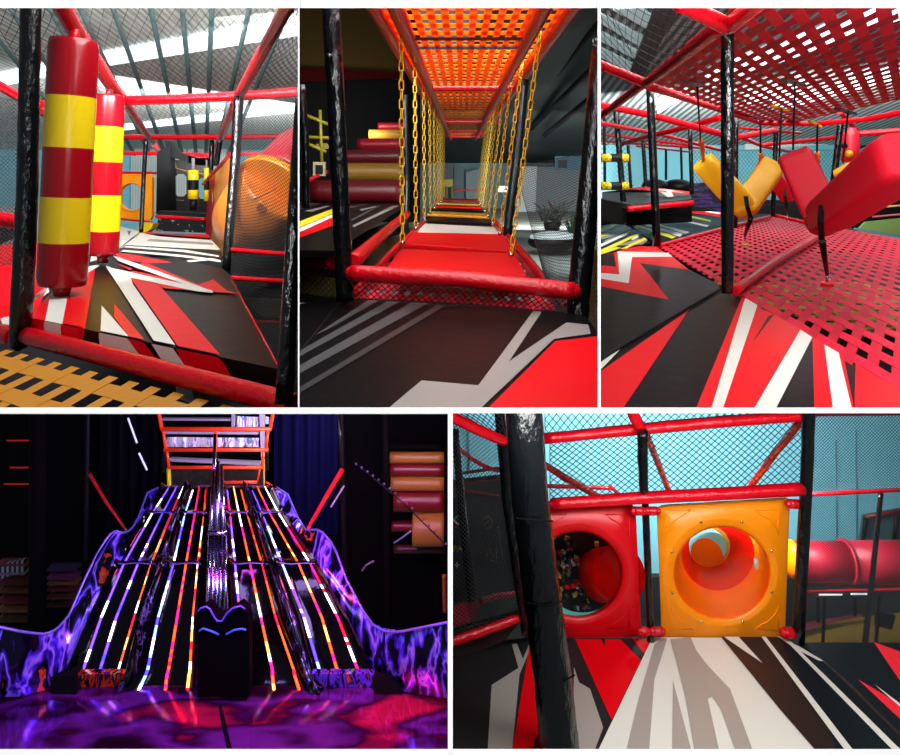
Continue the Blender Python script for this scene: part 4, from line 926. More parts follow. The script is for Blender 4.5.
# glowing LED strips, segments alternate in colour
def em(name, c, s=2.6): return mat('led_'+name, c, .5, emit=s)
WH = em('white', (255, 250, 255), 3.2); VI = em('violet', (110, 70, 255), 2.2); BL = em('blue', (70, 60, 255), 2.4); LB = em('light_blue', (130, 180, 255), 2.6); OR = em('orange', (255, 84, 10), 2.2); YE = em('amber', (255, 190, 80), 2.6); MA = em('magenta', (230, 20, 110), 2.0); RE = em('red', (240, 16, 40), 2.0)
pal = [[VI, WH, VI, VI], [BL, VI, WH, VI], [OR, WH, RE, OR, YE], [LB, WH, LB, BL], [MA, OR, RE, MA, OR], [OR, WH, YE, RE], [VI, WH, VI, MA], [OR, YE, WH, MA], [OR, OR, RE, OR], [BL, LB, WH, BL], [OR, YE, OR, MA], [RE, WH, WH, MA]]
nm = ['violet', 'blue', 'orange', 'light blue', 'magenta and orange', 'orange and white', 'violet and white', 'orange and yellow', 'plain orange', 'blue and white', 'amber', 'red and white']
for i in range(12):
    secs = [(486.5, 511), (513.5, 561), (564.5, 674 if i in (0, 1, 2, 9, 10, 11) else 690)]
    for si, (ya, yb) in enumerate(secs):
        if i == 6 and si == 2: yb = 622
        n = max(4, int((yb-ya)/4)); rows = []
        for k in range(n+1):
            y = ya+(yb-ya)*k/n; x = xat(i, y); hw = (.6+.95*(y-487)/190)*(1 if i != 9 else 1.25)
            d = dep(y)-.012; c = W(x, y, d)
            if y > 673: c += Vector((0, -.02, 0))
            h = pxr(hw, d); rows.append([c+Vector((-h, 0, 0)), c+Vector((-h*.6, -.008, .006)), c+Vector((h*.6, -.008, .006)), c+Vector((h, 0, 0))])
        P_ = pal[i]; seed = i*3+si
        MB().grid(rows, None, True, False, mf=lambda a, c_, P_=P_, seed=seed: P_[int((a*.34+seed+noise.noise(Vector((a*.7, seed, 0)))*1.2)) % len(P_)]).build('led_strip', t, label='%s glowing line' % nm[i] if si == 2 else None)
# hump crest lines (purple glow along crests)
for y0, r in ((563.5, .9), (512.5, .7), (486, .6)):
    for xa, xb in ((xed(0, y0), xat(5, y0)+3), (xat(6, y0)-3, xed(1, y0))):
        pts = [W(xa+(xb-xa)*k/10, y0+.6*math.sin(k*2), dep(y0)-.03) for k in range(11)]
        MB().tube(pts, pxr(.6*r, 6), mat('crest_foil', (120, 90, 190), .2, metal=.6, emit=.25), 6).build('crest_edge', t)
# front lips
LIP = ramp_mat('lip_foil', [(0, (10, 6, 8)), (.42, (20, 8, 10)), (.5, (230, 80, 30)), (.56, (60, 14, 10)), (.64, (40, 20, 60)), (.7, (240, 190, 60)), (.75, (14, 8, 12))], 11, .15, metal=.5, stretch=(1.4, 1, .4), dist=.8)
LIP2 = ramp_mat('lip_foil_violet', [(0, (10, 6, 18)), (.45, (16, 10, 40)), (.52, (120, 80, 240)), (.6, (30, 14, 60)), (.68, (240, 110, 60)), (.74, (14, 8, 22))], 11, .15, metal=.5, stretch=(1.4, 1, .4), dist=.8)
for pts, m in (([(73, 674.5), (124, 674), (131, 690), (128, 697), (82, 701), (76, 695)], LIP), ([(312, 674), (374, 674), (373, 700), (345, 697), (310, 694), (304, 684)], LIP2)):
    rows = [[W(*p, 5.52) for p in pts]]; b = MB(); b.prism(rows[0], (0, .06, 0), m); b.build('front_lip', t)
b = MB(); b.grid([[W(128+60*k/16, 694+2.2*math.sin(k*1.9), 5.5) for k in range(17)], [W(128+60*k/16, 699+1.2*math.sin(k*1.1), 5.46) for k in range(17)]], LIP2, True); b.build('front_lip', t)
b = MB(); b.grid([[W(246+62*k/16, 693+2.2*math.sin(k*1.9), 5.5) for k in range(17)], [W(246+62*k/16, 698+1.2*math.sin(k*1.1), 5.46) for k in range(17)]], LIP, True); b.build('front_lip', t)
# foil side walls
def foil(top, bot, name, label):
    def samp(P, n=40):
        L_ = [0]
        for p, q in zip(P, P[1:]): L_.append(L_[-1]+math.hypot(q[0]-p[0], q[1]-p[1]))
        out = []
        for k in range(n+1):
            s = L_[-1]*k/n
            for i in range(len(P)-1):
                if L_[i] <= s+1e-9 <= L_[i+1]+1e-6:
                    u = (s-L_[i])/max(1e-9, L_[i+1]-L_[i]); out.append(tuple(P[i][j]+(P[i+1][j]-P[i][j])*u for j in range(3))); break
        return out
    T_, B_ = samp(top), samp(bot); rows = []
    for i, (p, q) in enumerate(zip(T_, B_)):
        row = []
        for k in range(9):
            u = k/8; c = W(p[0]+(q[0]-p[0])*u, p[1]+(q[1]-p[1])*u, p[2]+(q[2]-p[2])*u)
            c += Vector((0, .035*noise.noise(c*3.1), 0))+Vector((0, -.05*math.sin(math.pi*u), 0)); row.append(c)
        rows.append(row)
    MB().grid(rows, FOIL, True).build(name, t, label=label)
    e = [W(*p)+Vector((0, -.01, 0)) for p in T_]; MB().tube(e, .010, mat('rim_foil', (110, 96, 200), .2, metal=.5, emit=.2), 6).build('wall_rim', t)
foil([(159, 487, 6.9), (148, 492, 6.8), (139, 517, 6.5), (132, 529, 6.4), (124, 533, 6.35), (116, 530, 6.3), (110, 534, 6.25), (99, 551, 6.15), (87, 575, 6.0), (70, 614, 5.8), (58, 628, 5.65), (46, 633.5, 5.55), (23, 631, 5.4), (-6, 625, 5.3)],
     [(163, 487, 6.9), (158, 497, 6.8), (149, 513, 6.56), (140, 530, 6.4), (128, 548, 6.28), (120, 562, 6.1), (115, 570, 6.0), (104, 592, 5.93), (92, 620, 5.8), (82, 645, 5.7), (70, 676, 5.6), (48, 690, 5.5), (24, 695, 5.4), (-6, 697, 5.3)], 'side_wall', 'left foil side wall with painted purple reflections')
foil([(277, 487, 6.9), (288, 494, 6.8), (299, 519, 6.5), (307, 531, 6.4), (314, 528, 6.35), (322, 531, 6.3), (331, 541, 6.25), (337, 553, 6.15), (346, 578, 6.0), (363, 610, 5.8), (373, 624, 5.68), (386, 631, 5.55), (400, 631, 5.45), (425, 626, 5.38), (455, 620, 5.3)],
     [(272, 487, 6.9), (277, 497, 6.8), (284, 513, 6.56), (294, 530, 6.4), (305, 548, 6.28), (315, 562, 6.1), (322, 570, 6.0), (334, 592, 5.93), (347, 620, 5.8), (360, 645, 5.7), (374, 676, 5.6), (396, 688, 5.52), (404, 692, 5.46), (428, 695, 5.4), (455, 697, 5.3)], 'side_wall', 'right foil side wall with painted purple reflections')
for x0, x1 in ((50, 76), (372, 401)):
    b = MB(); b.prism([W(x0, 678, 5.5), W(x1, 675, 5.5), W(x1, 701, 5.42), W(x0+3, 701, 5.42)], (0, .2, 0), VOID); b.build('corner_block', t)
# centre pipes
t2 = thing('pipe_cluster', W(218, 625, 5.8), 'upright cluster of dark chrome pipes between the two halves of the slide', 'pipes')
CH = mat('dark_chrome', (170, 172, 205), .22, metal=1)
for x0, x1, yt, yb, r in ((215, 214, 435, 470, 1.6), (214, 211, 470, 533, 2), (217.5, 217.5, 462, 533, 2.6), (221, 224, 466, 533, 2)):
    MB().tube([W(x0, yt, 6.75), W(x1, yb, 6.3)], [pxr(r, 6.7), pxr(r*1.2, 6.3)], CH, 10).build('pipe', t2)
for x0, x1, yb, r in ((210, 208, 607, 1.8), (213, 213, 618, 2.3), (217, 217, 624, 2.3), (221, 221, 620, 2.2), (225, 226, 610, 1.8)):
    MB().tube([W(x0, 534, 6.25), W(x1, yb, 5.75)], [pxr(r, 6.2), pxr(r*1.3, 5.8)], CH, 10).build('pipe', t2)
MB().tube([W(208, 533, 6.2), W(227, 533, 6.2)], .02, CH, 8).build('cross_clamp', t2)
t3 = thing('black_cushion', W(222, 698, 5.35), 'large black padded block standing at the foot of the slide between the lanes', 'block')
b = MB(); top_ = [(197, 625), (200, 611), (208, 606), (214, 614), (222, 620), (231, 612), (240, 606), (247, 612), (249, 626)]
b.prism([W(*p, 5.36) for p in top_+[(249, 697), (197, 697)]], (0, .1, 0), mat('block_black', (2, 2, 3), .8, spec=.05)); b.build('block_body', t3)
BG = mat('blue_piping', (60, 90, 200), .3, emit=.35)
MB().tube([W(*p, 5.34) for p in ((199, 631), (203, 628.5), (211, 631), (219, 634.5))], .007, BG, 6).build('piping', t3)
MB().tube([W(*p, 5.34) for p in ((226, 634.5), (234, 630), (242, 628.8), (246, 630))], .007, BG, 6).build('piping', t3)
VG = mat('violet_piping', (90, 60, 220), .3, emit=.35)
MB().tube([W(*p, 5.34) for p in ((198, 611), (201, 608), (206, 606.5), (210, 609), (213, 615), (217, 621), (222, 621), (227, 613), (233, 608), (241, 606), (245, 609))], .006, VG, 6).build('piping', t3)
# floor seam
bar('floor_seam', [(218, 698, 5.43), (222, 715, 5.23), (230, 752, 4.9)], [1, 1.8, 2.6], 'dark seam running across the glossy floor with painted purple reflections', 'seam', m=VOID, wob=0)
# red railing above
t4 = thing('railing', W(214, 486, 7.2), 'orange red metal railing across the top of the slide', 'railing')
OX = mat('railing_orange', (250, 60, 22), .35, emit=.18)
def rb(p, q, r, name='rail', d=7.2, m=None): MB().tube([W(*p, d), W(*q, d)], pxr(r, d), m or OX, 10).build(name, t4)
rb((161, 429), (271, 429), 2.0); rb((158, 408), (162, 430), 1.7, 'upright'); rb((274, 408), (270, 430), 1.7, 'upright'); rb((163, 430), (166, 450), 1.4, 'upright'); rb((268, 430), (266, 450), 1.4, 'upright'); rb((215.5, 430), (215.5, 450), 1.6, 'upright')
rb((164, 449.8), (268, 449.8), 1.8); rb((167, 450), (169, 467), 1.3, 'upright'); rb((263.5, 450), (262, 467), 1.3, 'upright'); rb((168, 467.5), (263, 467.5), 1.6)
rb((221, 482.5), (257, 482), 1.4); rb((221, 484), (221.5, 468), .7, 'upright'); rb((257.5, 482), (260, 468), .7, 'upright'); rb((266, 482), (272, 485.5), .8, 'stub')
for p, q, r, m, l in (((168.6, 468), (169.3, 487), 1.9, mat('pole_yellow', (230, 214, 20), .4, emit=.1), 'bright yellow pole at the top left of the slide'), ((264, 459), (264, 487), .9, mat('pole_ochre', (190, 140, 30), .4), 'thin ochre pole at the top right of the slide')):
    bar('pole', [(*p, 7.3), (*q, 7.3)], r, l, 'pole', m=m, wob=0)
for p, q in (((164, 452), (164, 472)), ((267, 451), (267, 470)), ((215.5, 451), (216, 470))):
    bar('dark_pole', [(*p, 7.35), (*q, 7.35)], 2, 'dark short pole behind the orange red railing, %s one' % ('left' if p[0] < 200 else 'middle' if p[0] < 250 else 'right'), 'pole', m=BLKP, wob=0)
# bright things behind railing
GP = mat('grey_plank', (176, 172, 190), .5)
for k, (p, l) in enumerate([([(163, 431.5), (258, 432), (258, 434.5), (163, 434)], 'upper pale shelf'), ([(169, 458.5), (260, 462.5), (260, 465.5), (170, 461.5)], 'sloping pale shelf'), ([(162, 418.5), (230, 419), (230, 421), (162, 420.5)], 'thin top shelf'), ([(259, 408), (264, 408), (264, 458), (261, 458)], 'pale upright post'), ([(231.5, 408), (234.5, 408), (234, 427), (231.5, 427)], 'short pale upright')]):
    b = MB(); b.prism([W(*q, 7.7) for q in p], (0, .05, 0), GP); b.build('shelf', None, '%s behind the orange red railing' % l, 'shelf')
SHN = ramp_mat('crinkled_film', [(0, (60, 60, 80)), (.4, (130, 160, 200)), (.5, (235, 240, 250)), (.58, (250, 250, 255)), (.66, (150, 90, 150)), (.74, (90, 150, 200)), (1, (240, 240, 240))], 6, .3, metal=.2, stretch=(2.5, 1, .9), dist=1.2)
for p, l in (([(166, 437), (259, 438), (259, 448), (166, 447)], 'long strip of shiny white and blue film behind the middle rail'), ([(236.5, 416), (258.5, 417), (258.5, 427), (236.5, 427)], 'shiny blue and pink film behind the top rail at right'), ([(264, 416), (269, 417), (268, 424), (264, 424)], 'tiny piece of white film at the right end of the top rail'), ([(265, 436), (268, 437), (267, 449), (265, 449)], 'narrow white film at the right end of the middle rail')):
    b = MB(); n = 30; x0, x1 = p[0][0], p[1][0]
    rows = [[W(x0+(x1-x0)*k/n, p[0][1]+(p[1][1]-p[0][1])*k/n, 7.75+.02*math.sin(k*2.1)) for k in range(n+1)], [W(x0+(x1-x0)*k/n, p[3][1], 7.73+.02*math.cos(k*1.7)) for k in range(n+1)]]
    b.grid(rows, SHN, True); b.build('plastic_film', None, l, 'film')
b = MB(); b.prism([W(*q, 7.8) for q in ((170, 468), (222, 468), (222, 487), (170, 487))], (0, .05, 0), ramp_mat('olive_mottle', [(0, (14, 12, 6)), (.5, (24, 20, 10)), (1, (80, 70, 40))], 16, .7)); b.build('mottled_board', None, 'dark olive mottled board at the top of the slide, left half', 'board')
b = MB(); b.prism([W(*q, 7.8) for q in ((222, 468), (262, 468), (262, 487), (222, 487))], (0, .05, 0), MATS['olive_mottle']); b.build('mottled_board', None, 'dark olive mottled board at the top of the slide, right half', 'board')
# red side rails
RR = mat('rail_red', (214, 20, 40), .3, emit=0)
bar('side_rail', [(342, 470, 7.0), (325, 499, 6.7), (307, 530, 6.45)], [2.6, 2.4, 1.6], 'red slanting rail right of the slide', 'rail', m=RR, wob=.02)
bar('side_rail', [(344, 486, 7.0), (331, 507, 6.8)], [1, .8], 'thin white bar below the red slanting rail', 'rail', m=GP, wob=0)
bar('side_rail', [(89, 473, 7.0), (106, 502, 6.7), (126, 530, 6.45)], [1.6, 1.4, .8], 'red slanting rail left of the slide', 'rail', m=RR, wob=.02)
for p, q, l in (((128, 418), (137, 443), 'upper'), ((139, 453), (147, 470), 'lower')):
    bar('light_tube', [(*p, 7.6), (*q, 7.6)], .9, '%s slim white light tube beside the left curtain' % l, 'light', m=mat('cool_tube', (205, 205, 245), .4, emit=.9), wob=0)
for x, y, x1, l in ((7, 440.5, 32, 'top'), (10, 467.5, 32, 'middle'), (4, 484, 31, 'bottom')):
    bar('red_light_line', [(x, y, 7.9), (x1, y, 7.9)], .7, '%s of three dim red lines at the far left' % l, 'light', m=mat('dim_red_glow', (170, 16, 20), .4, emit=.5), wob=0)
bar('dark_column', [(38, 405, 7.2), (38, 560, 7.2), (36, 632, 7.0)], [8, 8, 8], 'thick black column at the left of the slide room', 'column', m=VOID, wob=0)
bar('dark_column', [(88, 405, 7.3), (86, 560, 7.2)], [2, 2], 'slim black column beside the left red rail', 'column', m=BLKP, wob=0)
bar('dark_column', [(341, 405, 7.1), (345, 560, 7.0), (347, 570, 7.0)], [3, 3, 3], 'black column right of the slide', 'column', m=BLKP, wob=0)
bar('dark_column', [(385, 405, 7.1), (388, 632, 7.0)], [3, 3], 'black column left of the roller stack', 'column', m=VOID, wob=0)
# stair treads left
ST = [(565, (92, 40, 40), -4, 26), (574, (96, 88, 110), -4, 24), (584, (70, 30, 30), -4, 34), (592, (84, 56, 34), -4, 34), (602, (90, 30, 34), -4, 34), (611, (104, 74, 44), -4, 34), (621, (64, 50, 30), -4, 34),
      (578, (84, 40, 70), 47, 76), (584, (100, 70, 40), 47, 76), (590, (80, 32, 38), 47, 76), (598, (70, 50, 34), 47, 74), (606, (60, 36, 30), 47, 70), (570, (40, 34, 60), 47, 76)]
for k, (y, c, x0, x1) in enumerate(ST):
    b = MB(); b.prism([W(x0, y-1.2, 7.6), W(x1, y-1.5, 7.6), W(x1, y+1.2, 7.5), W(x0, y+1.5, 7.5)], (0, .12, 0), mat('tread_%d' % k, tuple(int(q*1.3) for q in c), .6)); b.build('stair_tread', None, 'dim slat at the far left, %s black column, %s from the top' % ('left of the' if x0 < 0 else 'right of the', ['first', 'second', 'third', 'fourth', 'fifth', 'sixth', 'seventh'][sorted(q[0] for q in ST if (q[2] < 0) == (x0 < 0)).index(y)]), 'slat')
b = MB(); b.prism([W(*q, 7.55) for q in ((-4, 566), (24, 560), (24, 572), (-4, 580))], (0, .06, 0), ramp_mat('barcode', [(0, (20, 16, 30)), (.5, (24, 20, 34)), (.52, (150, 150, 176)), (1, (160, 160, 180))], 6, .5, kind='X')); b.build('striped_board', None, 'tilted board with pale vertical stripes at the far left', 'board')
# roller stack right
for (y0, y1, x0, m, l) in ((452, 463, 389, RT, 'top tan'), (463, 476, 389.5, RD2, 'upper dark red'), (476, 490.5, 390, RT, 'second tan'), (490.5, 511, 393, RD2, 'lower dark red'), (511, 545, 412, RT, 'bottom tan')):
    bar('foam_roller', [(x0+1, (y0+y1)/2, 7.5), (444-(0 if y1 < 500 else 0), (y0+y1)/2, 7.5)], (y1-y0)/2, '%s padded roller in the stack at the right of the slide room' % l, 'roller', m=m, wob=.01, sides=24)
bar('foam_roller', [(392, 526, 7.7), (414, 526, 7.7)], 5, 'dim dark red roller below the stack, left', 'roller', m=RD2, wob=.01)
bar('foam_roller', [(394, 549, 7.7), (446, 549, 7.7)], 4, 'dim dark red roller at the foot of the stack', 'roller', m=mat('roller_dim', (60, 12, 16), .5), wob=.01)
bar('crossbar', [(390, 446, 7.4), (441, 447, 7.4)], 2.5, 'black frame bar above the roller stack', 'frame', m=VOID, wob=0)
# chain of bulbs
t5 = thing('bulb_chain', W(400, 510, 6.9), 'slanting chain of small pale beads right of the slide', 'chain')
for k in range(17):
    u = k/16; x = 356+u*90; y = 464+u*80+6*math.sin(u*3.1)*-1
    MB().sphere(W(x, y, 6.9), pxr(1.3, 6.9), mat('bead', (84, 70, 120), .3), 5).build('bead', t5)
MB().tube([W(354, 462, 6.92), W(400, 500, 6.92), W(447, 546, 6.92)], .006, BLKP, 5).build('cord', t5)
for p, l in (([(362, 571), (366, 565), (374, 561)], 'lower arc'), ([(394, 543), (403, 537), (411, 531)], 'upper streak')):
    bar('chrome_arc', [(*q, 6.9) for q in p], .8, 'short pale curved bar in the dark right of the slide, %s' % l, 'bar', m=mat('pale_bar', (120, 120, 150), .3), wob=0)
bar('amber_post', [(444, 575, 6.9), (445, 612, 6.9)], 2.2, 'dim amber post at the right edge of the slide room', 'post', m=mat('dim_amber', (120, 60, 16), .5), wob=0)
# ================================================================== room E : crawl tunnel deck
CUR[0] = 'E'
b = MB(); quad_px(b, [(440, 400, 10), (920, 400, 10), (920, 600, 10), (440, 600, 10)], mat('cyan_wall', (122, 200, 218), .6, var=.05, bscale=.8)); struct(b, 'wall_back')
for k, (x, y0, y1) in enumerate(((468, 413, 470), (565, 430, 445), (836, 440, 560), (856, 430, 560))):
    b = MB(); b.tube([W(x, y0, 9.98), W(x+1, y1, 9.98)], .008, mat('seam_blue', (80, 140, 158), .6), 4); b.build('trim_3', kind='structure')
b = MB(); b.face([FL(-6.2)(*p) for p in ((440, 598), (930, 598), (1000, 760), (400, 760))], mat('dark_hall_floor', (22, 20, 22), .7, var=.4, bscale=3)); struct(b, 'floor')
b = MB(); b.prism([W(*p, 9.9) for p in ((440, 575), (920, 580), (920, 640), (440, 640))], (0, .1, 0), mat('dark_low_wall', (30, 42, 46), .7)); struct(b, 'wall_low')
f = FL(-4.0)
a3 = lambda pts: cv(450, 580, 3.913, pts); a4 = lambda pts: cv(670, 580, 3.913, pts)
MG5 = mat('mat_warm_grey', (158, 150, 142), .45, .1, 6); BR5 = mat('mat_brown_black', (44, 34, 32), .4, .1, 6, spec=.25); TL5 = mat('mat_teal_black', (20, 28, 32), .4, .1, 6, spec=.25); DB5 = mat('mat_soft_black', (34, 32, 33), .45, .1, 6, spec=.25)
RL5 = mat('mat_light_red', (232, 40, 52), .42, .1, 6, spec=.25)
b = MB(); b.face([f(*p) for p in [(440, 665), (505, 640), (530, 637.5), (655, 639), (654, 640), (590, 770), (440, 770)]], DB5)
decals(b, f, [(a3(p), m) for p, m in [
  ([(242, 252), (262, 250), (285, 310), (320, 228), (332, 228), (272, 370), (236, 740), (143, 740), (163, 412), (268, 345)], MG5),
  ([(312, 250), (322, 238), (345, 238), (385, 470), (300, 740), (232, 740)], MRED),
  ([(490, 233), (790, 235), (745, 320), (632, 550)], MRED), ([(590, 232), (608, 232), (606, 262)], DB5), ([(665, 232), (712, 232), (768, 300), (752, 322)], DB5), ([(712, 232), (790, 234), (768, 285)], MRED),
  ([(485, 345), (505, 405), (548, 430), (602, 590), (545, 740), (480, 740)], MG5), ([(604, 570), (628, 550), (560, 720), (548, 720)], DB5)]])
b.build('floor_mat', None, 'dark floor mat with grey and red jagged shapes in front of the red hole panel', 'mat')
b = MB(); b.face([f(*p)+Vector((0, 0, .02)) for p in [(652, 641), (655, 639.5), (724, 640), (800, 642), (880, 716), (935, 770), (590, 770)]], MWHT)
fb = lambda x, y: f(x, y)+Vector((0, 0, .024))
decals(b, fb, [(a3(p), m) for p, m in [([(800, 262), (835, 238), (850, 242), (800, 400), (775, 740), (675, 740), (740, 470)], MG5), ([(872, 405), (960, 740), (868, 740)], MG5)]]+
  [(a4(p), m) for p, m in [([(0, 245), (80, 236), (105, 292), (150, 350), (235, 440), (345, 740), (275, 740), (200, 520), (165, 468), (148, 480), (205, 740), (105, 740), (60, 470), (22, 320)], MG5),
  ([(200, 236), (505, 240), (900, 592), (1050, 740), (620, 740), (430, 520)], TL5), ([(200, 236), (420, 236), (520, 420), (640, 640), (660, 740), (620, 740), (430, 520)], BR5), ([(210, 236), (268, 236), (362, 340)], MWHT), ([(357, 236), (374, 236), (760, 740), (725, 740)], MWHT),
  ([(420, 236), (440, 238), (500, 284), (960, 740), (925, 740), (470, 270)], MWHT), ([(440, 238), (452, 244), (602, 334), (585, 333), (500, 290)], MWHT)]])
matE = b.build('floor_mat', None, 'white floor mat with grey flames and black wedge before the orange crawl panel', 'mat')
bar('edge_cord', [(801, 642, 6.04), (850, 686, 5.5), (880, 716, 5.19), (910, 745, 4.93)], [1.3, 2, 2.2, 2.4], 'dark brown edge cord', None, m=mat('brown_cord', (40, 26, 26), .4), parent=matE)
b = MB(); b.face([f(*p) for p in [(802, 642.5), (930, 642.5), (1000, 770), (930, 770), (880, 713)]], TL5)
decals(b, f, [(a4(p), m) for p, m in [([(797, 243), (980, 310), (980, 500), (900, 395)], RL5), ([(735, 390), (1000, 545), (1000, 640), (900, 545)], RL5), ([(800, 410), (980, 545), (980, 562), (900, 498)], MWHT)]])
b.build('floor_mat', None, 'teal black floor mat with red spikes at the right edge', 'mat')
# crawl panels
PBD = {}
def panel(nm_, label, C4, cx, cy, rx, ry, d, m, notch=True):
    t = thing(nm_, W((C4[2][0]+C4[3][0])/2, C4[2][1], d), label, 'panel')
    (x0, y0), (x1, y1), (x2, y2), (x3, y3) = C4
    n = 64; inn, out = [], []
    cc = 5
    def onq(a):
        # rounded quad boundary by marching outwards
        c_, s_ = math.cos(a), math.sin(a)
        lo, hi = 0, 200
        def inside(x, y):
            P = C4
            for i in range(4):
                ax, ay = P[i]; bx, by = P[(i+1) % 4]
                if (bx-ax)*(y-ay)-(by-ay)*(x-ax) < 0: return False
            for (qx, qy) in P:
                ix = qx+(cc if qx < cx else -cc); iy = qy+(cc if qy < cy else -cc)
                if ((x < ix) if qx < cx else (x > ix)) and ((y < iy) if qy < cy else (y > iy)):
                    if math.hypot(x-ix, y-iy) > cc: return False
            return True
        for _ in range(24):
            mid = (lo+hi)/2
            if inside(cx+c_*mid, cy+s_*mid): lo = mid
            else: hi = mid
        return (cx+c_*lo, cy+s_*lo)
    angs = [2*math.pi*k/96 for k in range(96)]
    out = [onq(a) for a in angs]
    ring = lambda f_: [(cx+rx*f_*math.cos(a), cy+ry*f_*math.sin(a)) for a in angs]
    mix = [((p[0]-cx)*.985+cx, (p[1]-cy)*.985+cy) for p in out]
    rows = [[W(*p, d+.25) for p in out], [W(*p, d+.02) for p in out], [W(*p, d) for p in mix], [W(*p, d) for p in ring(1.22)], [W(*p, d-.007) for p in ring(1.19)], [W(*p, d-.007) for p in ring(1.15)], [W(*p, d) for p in ring(1.12)], [W(*p, d) for p in ring(1.04)], [W(*p, d+.02) for p in ring(1.0)], [W(*p, d+.25) for p in ring(.985)]]
    b = MB(); b.grid(rows, m, True, True); board = b.build('panel_board', t); PBD[nm_+str(len(PBD))] = board
    for sx, sy in ((-1, -1), (1, -1), (-1, 1), (1, 1)):
        if sx < 0 and not notch: continue
        ex = (x0+x3)/2+9 if sx < 0 else (x1+x2)/2-9; ey = (y0+y1)/2+9 if sy < 0 else (y2+y3)/2-9
        if sx < 0: ex += (1 if sy > 0 else -1)*1.5
        pts = [(ex, ey), (ex-sx*24, ey), (ex-sx*19, ey-sy*4), (ex-sx*10, ey-sy*9), (ex-sx*3, ey-sy*16), (ex, ey-sy*24)]
        b = MB(); b.tube([W(*p, d-.002) for p in pts+[pts[0]]], .005, m, 6); b.build('embossed_corner', board)
    return t
def tubepx(pts, rs, m, name, t, cap=False, sides=48, smooth=1):
    P = [W(*p) for p in pts]; R = [pxr(r, p[2]) for r, p in zip(rs, pts)]
    rows = []
    for p, r in zip(P, R): rows.append([p+Vector((math.cos(2*math.pi*k/sides)*r, 0, math.sin(2*math.pi*k/sides)*r)) for k in range(sides)])
    b = MB(); b.grid(rows, m, True, True)
    return b.build(name, t)
O5 = mat('orange_crawl', (248, 140, 4), .35, spec=.35); OI = thin_plastic('orange_inside', (255, 166, 30)); R5 = mat('red_crawl', (206, 6, 20), .35, spec=.35); RI = thin_plastic('red_inside', (226, 16, 12))
t = panel('crawl_entrance', 'square orange crawl panel with a big round tunnel opening', [(656.5, 505), (790, 497), (785, 639), (661.5, 639)], 722, 572.5, 47.5, 46, 6.1, O5)
for k in range(8):
    a = math.radians(22+45*k); MB().sphere(W(722+54*math.cos(a), 572+54*math.sin(a), 6.08), .011, CHROME, 5, (1, .5, 1)).build('bolt', list(PBD.values())[0])
tubepx([(722, 572.5, 6.1), (721, 566, 6.8), (718, 554, 7.62)], [47.5, 42, 36.5], OI, 'orange_tube', t)
tubepx([(718, 554, 7.6), (714, 549.5, 8.2), (709.5, 546.5, 8.8)], [36.5, 27.5, 20.5], RI, 'red_tube', t)
tubepx([(709.5, 546.5, 8.8), (707, 547, 9.5)], [20.5, 18.6], OI, 'far_orange_tube', t)
b = MB(); b.tube([W(707, 555, 9.2), W(706, 555, 9.45)], [.2, .2], OI, 32); b.build('far_hump', t)
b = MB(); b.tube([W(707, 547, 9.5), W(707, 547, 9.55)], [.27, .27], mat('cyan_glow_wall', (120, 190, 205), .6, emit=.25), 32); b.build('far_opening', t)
for p in ((755.5, 559, 563), (744, 531, 534), (733, 532, 536)):
    pass
b = MB(); b.tube([W(755.5, 559, 6.45), W(756.5, 568, 6.45)], [.018, .018], mat('slot_light', (150, 190, 190), .5, emit=.3), 8); b.build('air_slot', t)
t = panel('crawl_entrance', 'square red crawl panel with a round opening into the speckled ball pit', [(530, 507), (635.5, 504), (641.5, 637.5), (540, 638.5)], 578, 574, 44, 43, 6.1, R5)
# tunnel seen through red panel
tubepx([(578, 574, 6.1), (577, 573, 6.5)], [44, 42.5], R5, 'red_collar', t)
b = MB(); rows = []
for r in (54, 42): rows.append([W((582.5 if r < 50 else 578)+r*math.cos(2*math.pi*k/48), (570.5 if r < 50 else 573)+r*math.sin(2*math.pi*k/48), 6.52) for k in range(48)])
b.grid(rows, mat('turquoise_ring', (90, 205, 196), .4), True, True); b.build('turquoise_ring', t)
b = MB(); random.seed(11)
b.prism([W(*p, 7.2) for p in ((535, 528), (622, 528), (622, 622), (535, 622))], (0, .1, 0), mat('pit_dark', (16, 13, 14), .6)); b.build('pit_backdrop', None, 'dark padded pit wall seen through the red crawl panel', 'wall')
cols5 = [((196, 160, 60), 'mustard'), ((170, 30, 40), 'crimson'), ((190, 190, 196), 'pale grey'), ((60, 60, 66), 'charcoal'), ((96, 96, 104), 'grey')]
wheres = ['near the upper left rim', 'at the top', 'below the red tube', 'at the left', 'near the bottom rim', 'in the middle left', 'beside the red tube']
cnt = 0
for k in range(110):
    a = random.uniform(0, 6.28); r = random.uniform(8, 38); x, y = 577+r*math.cos(a), 573+r*math.sin(a)
    c, cn = cols5[int(random.random()**1.1*5) % 5]
    b = MB(); b.box(W(x, y, 7.15), (random.uniform(.02, .05), .03, random.uniform(.012, .04)), mat('bit_'+cn.replace(' ', '_'), c, .5), Matrix.Rotation(random.uniform(0, 3), 3, 'Y'))
    b.build('foam_scrap', None, 'small %s foam scrap in the dark pit behind the red crawl panel' % cn, 'scrap', group='%s scraps in the pit' % cn)
t = thing('crawl_tube', W(602, 600, 6.9), 'short red tube lying inside the dark pit behind the red crawl panel', 'tube')
a_, c_ = W(600, 575, 7.0), W(622, 573, 6.6)
MB().tube([a_-Vector((.05, 0, 0)), a_, c_], [.225, .24, .24], MATS['red_inside'], 36).build('tube_body', t)
for k, (x, y) in enumerate(((567, 587), (573, 586), (579, 582))):
    MB().sphere(W(x, y, 7.05), .026, R5, 7, (1.2, 1, .8)).build('pit_ball', None, 'small red ball left of the red tube in the pit, %s of three' % ['leftmost', 'middle', 'rightmost'][k], 'ball')
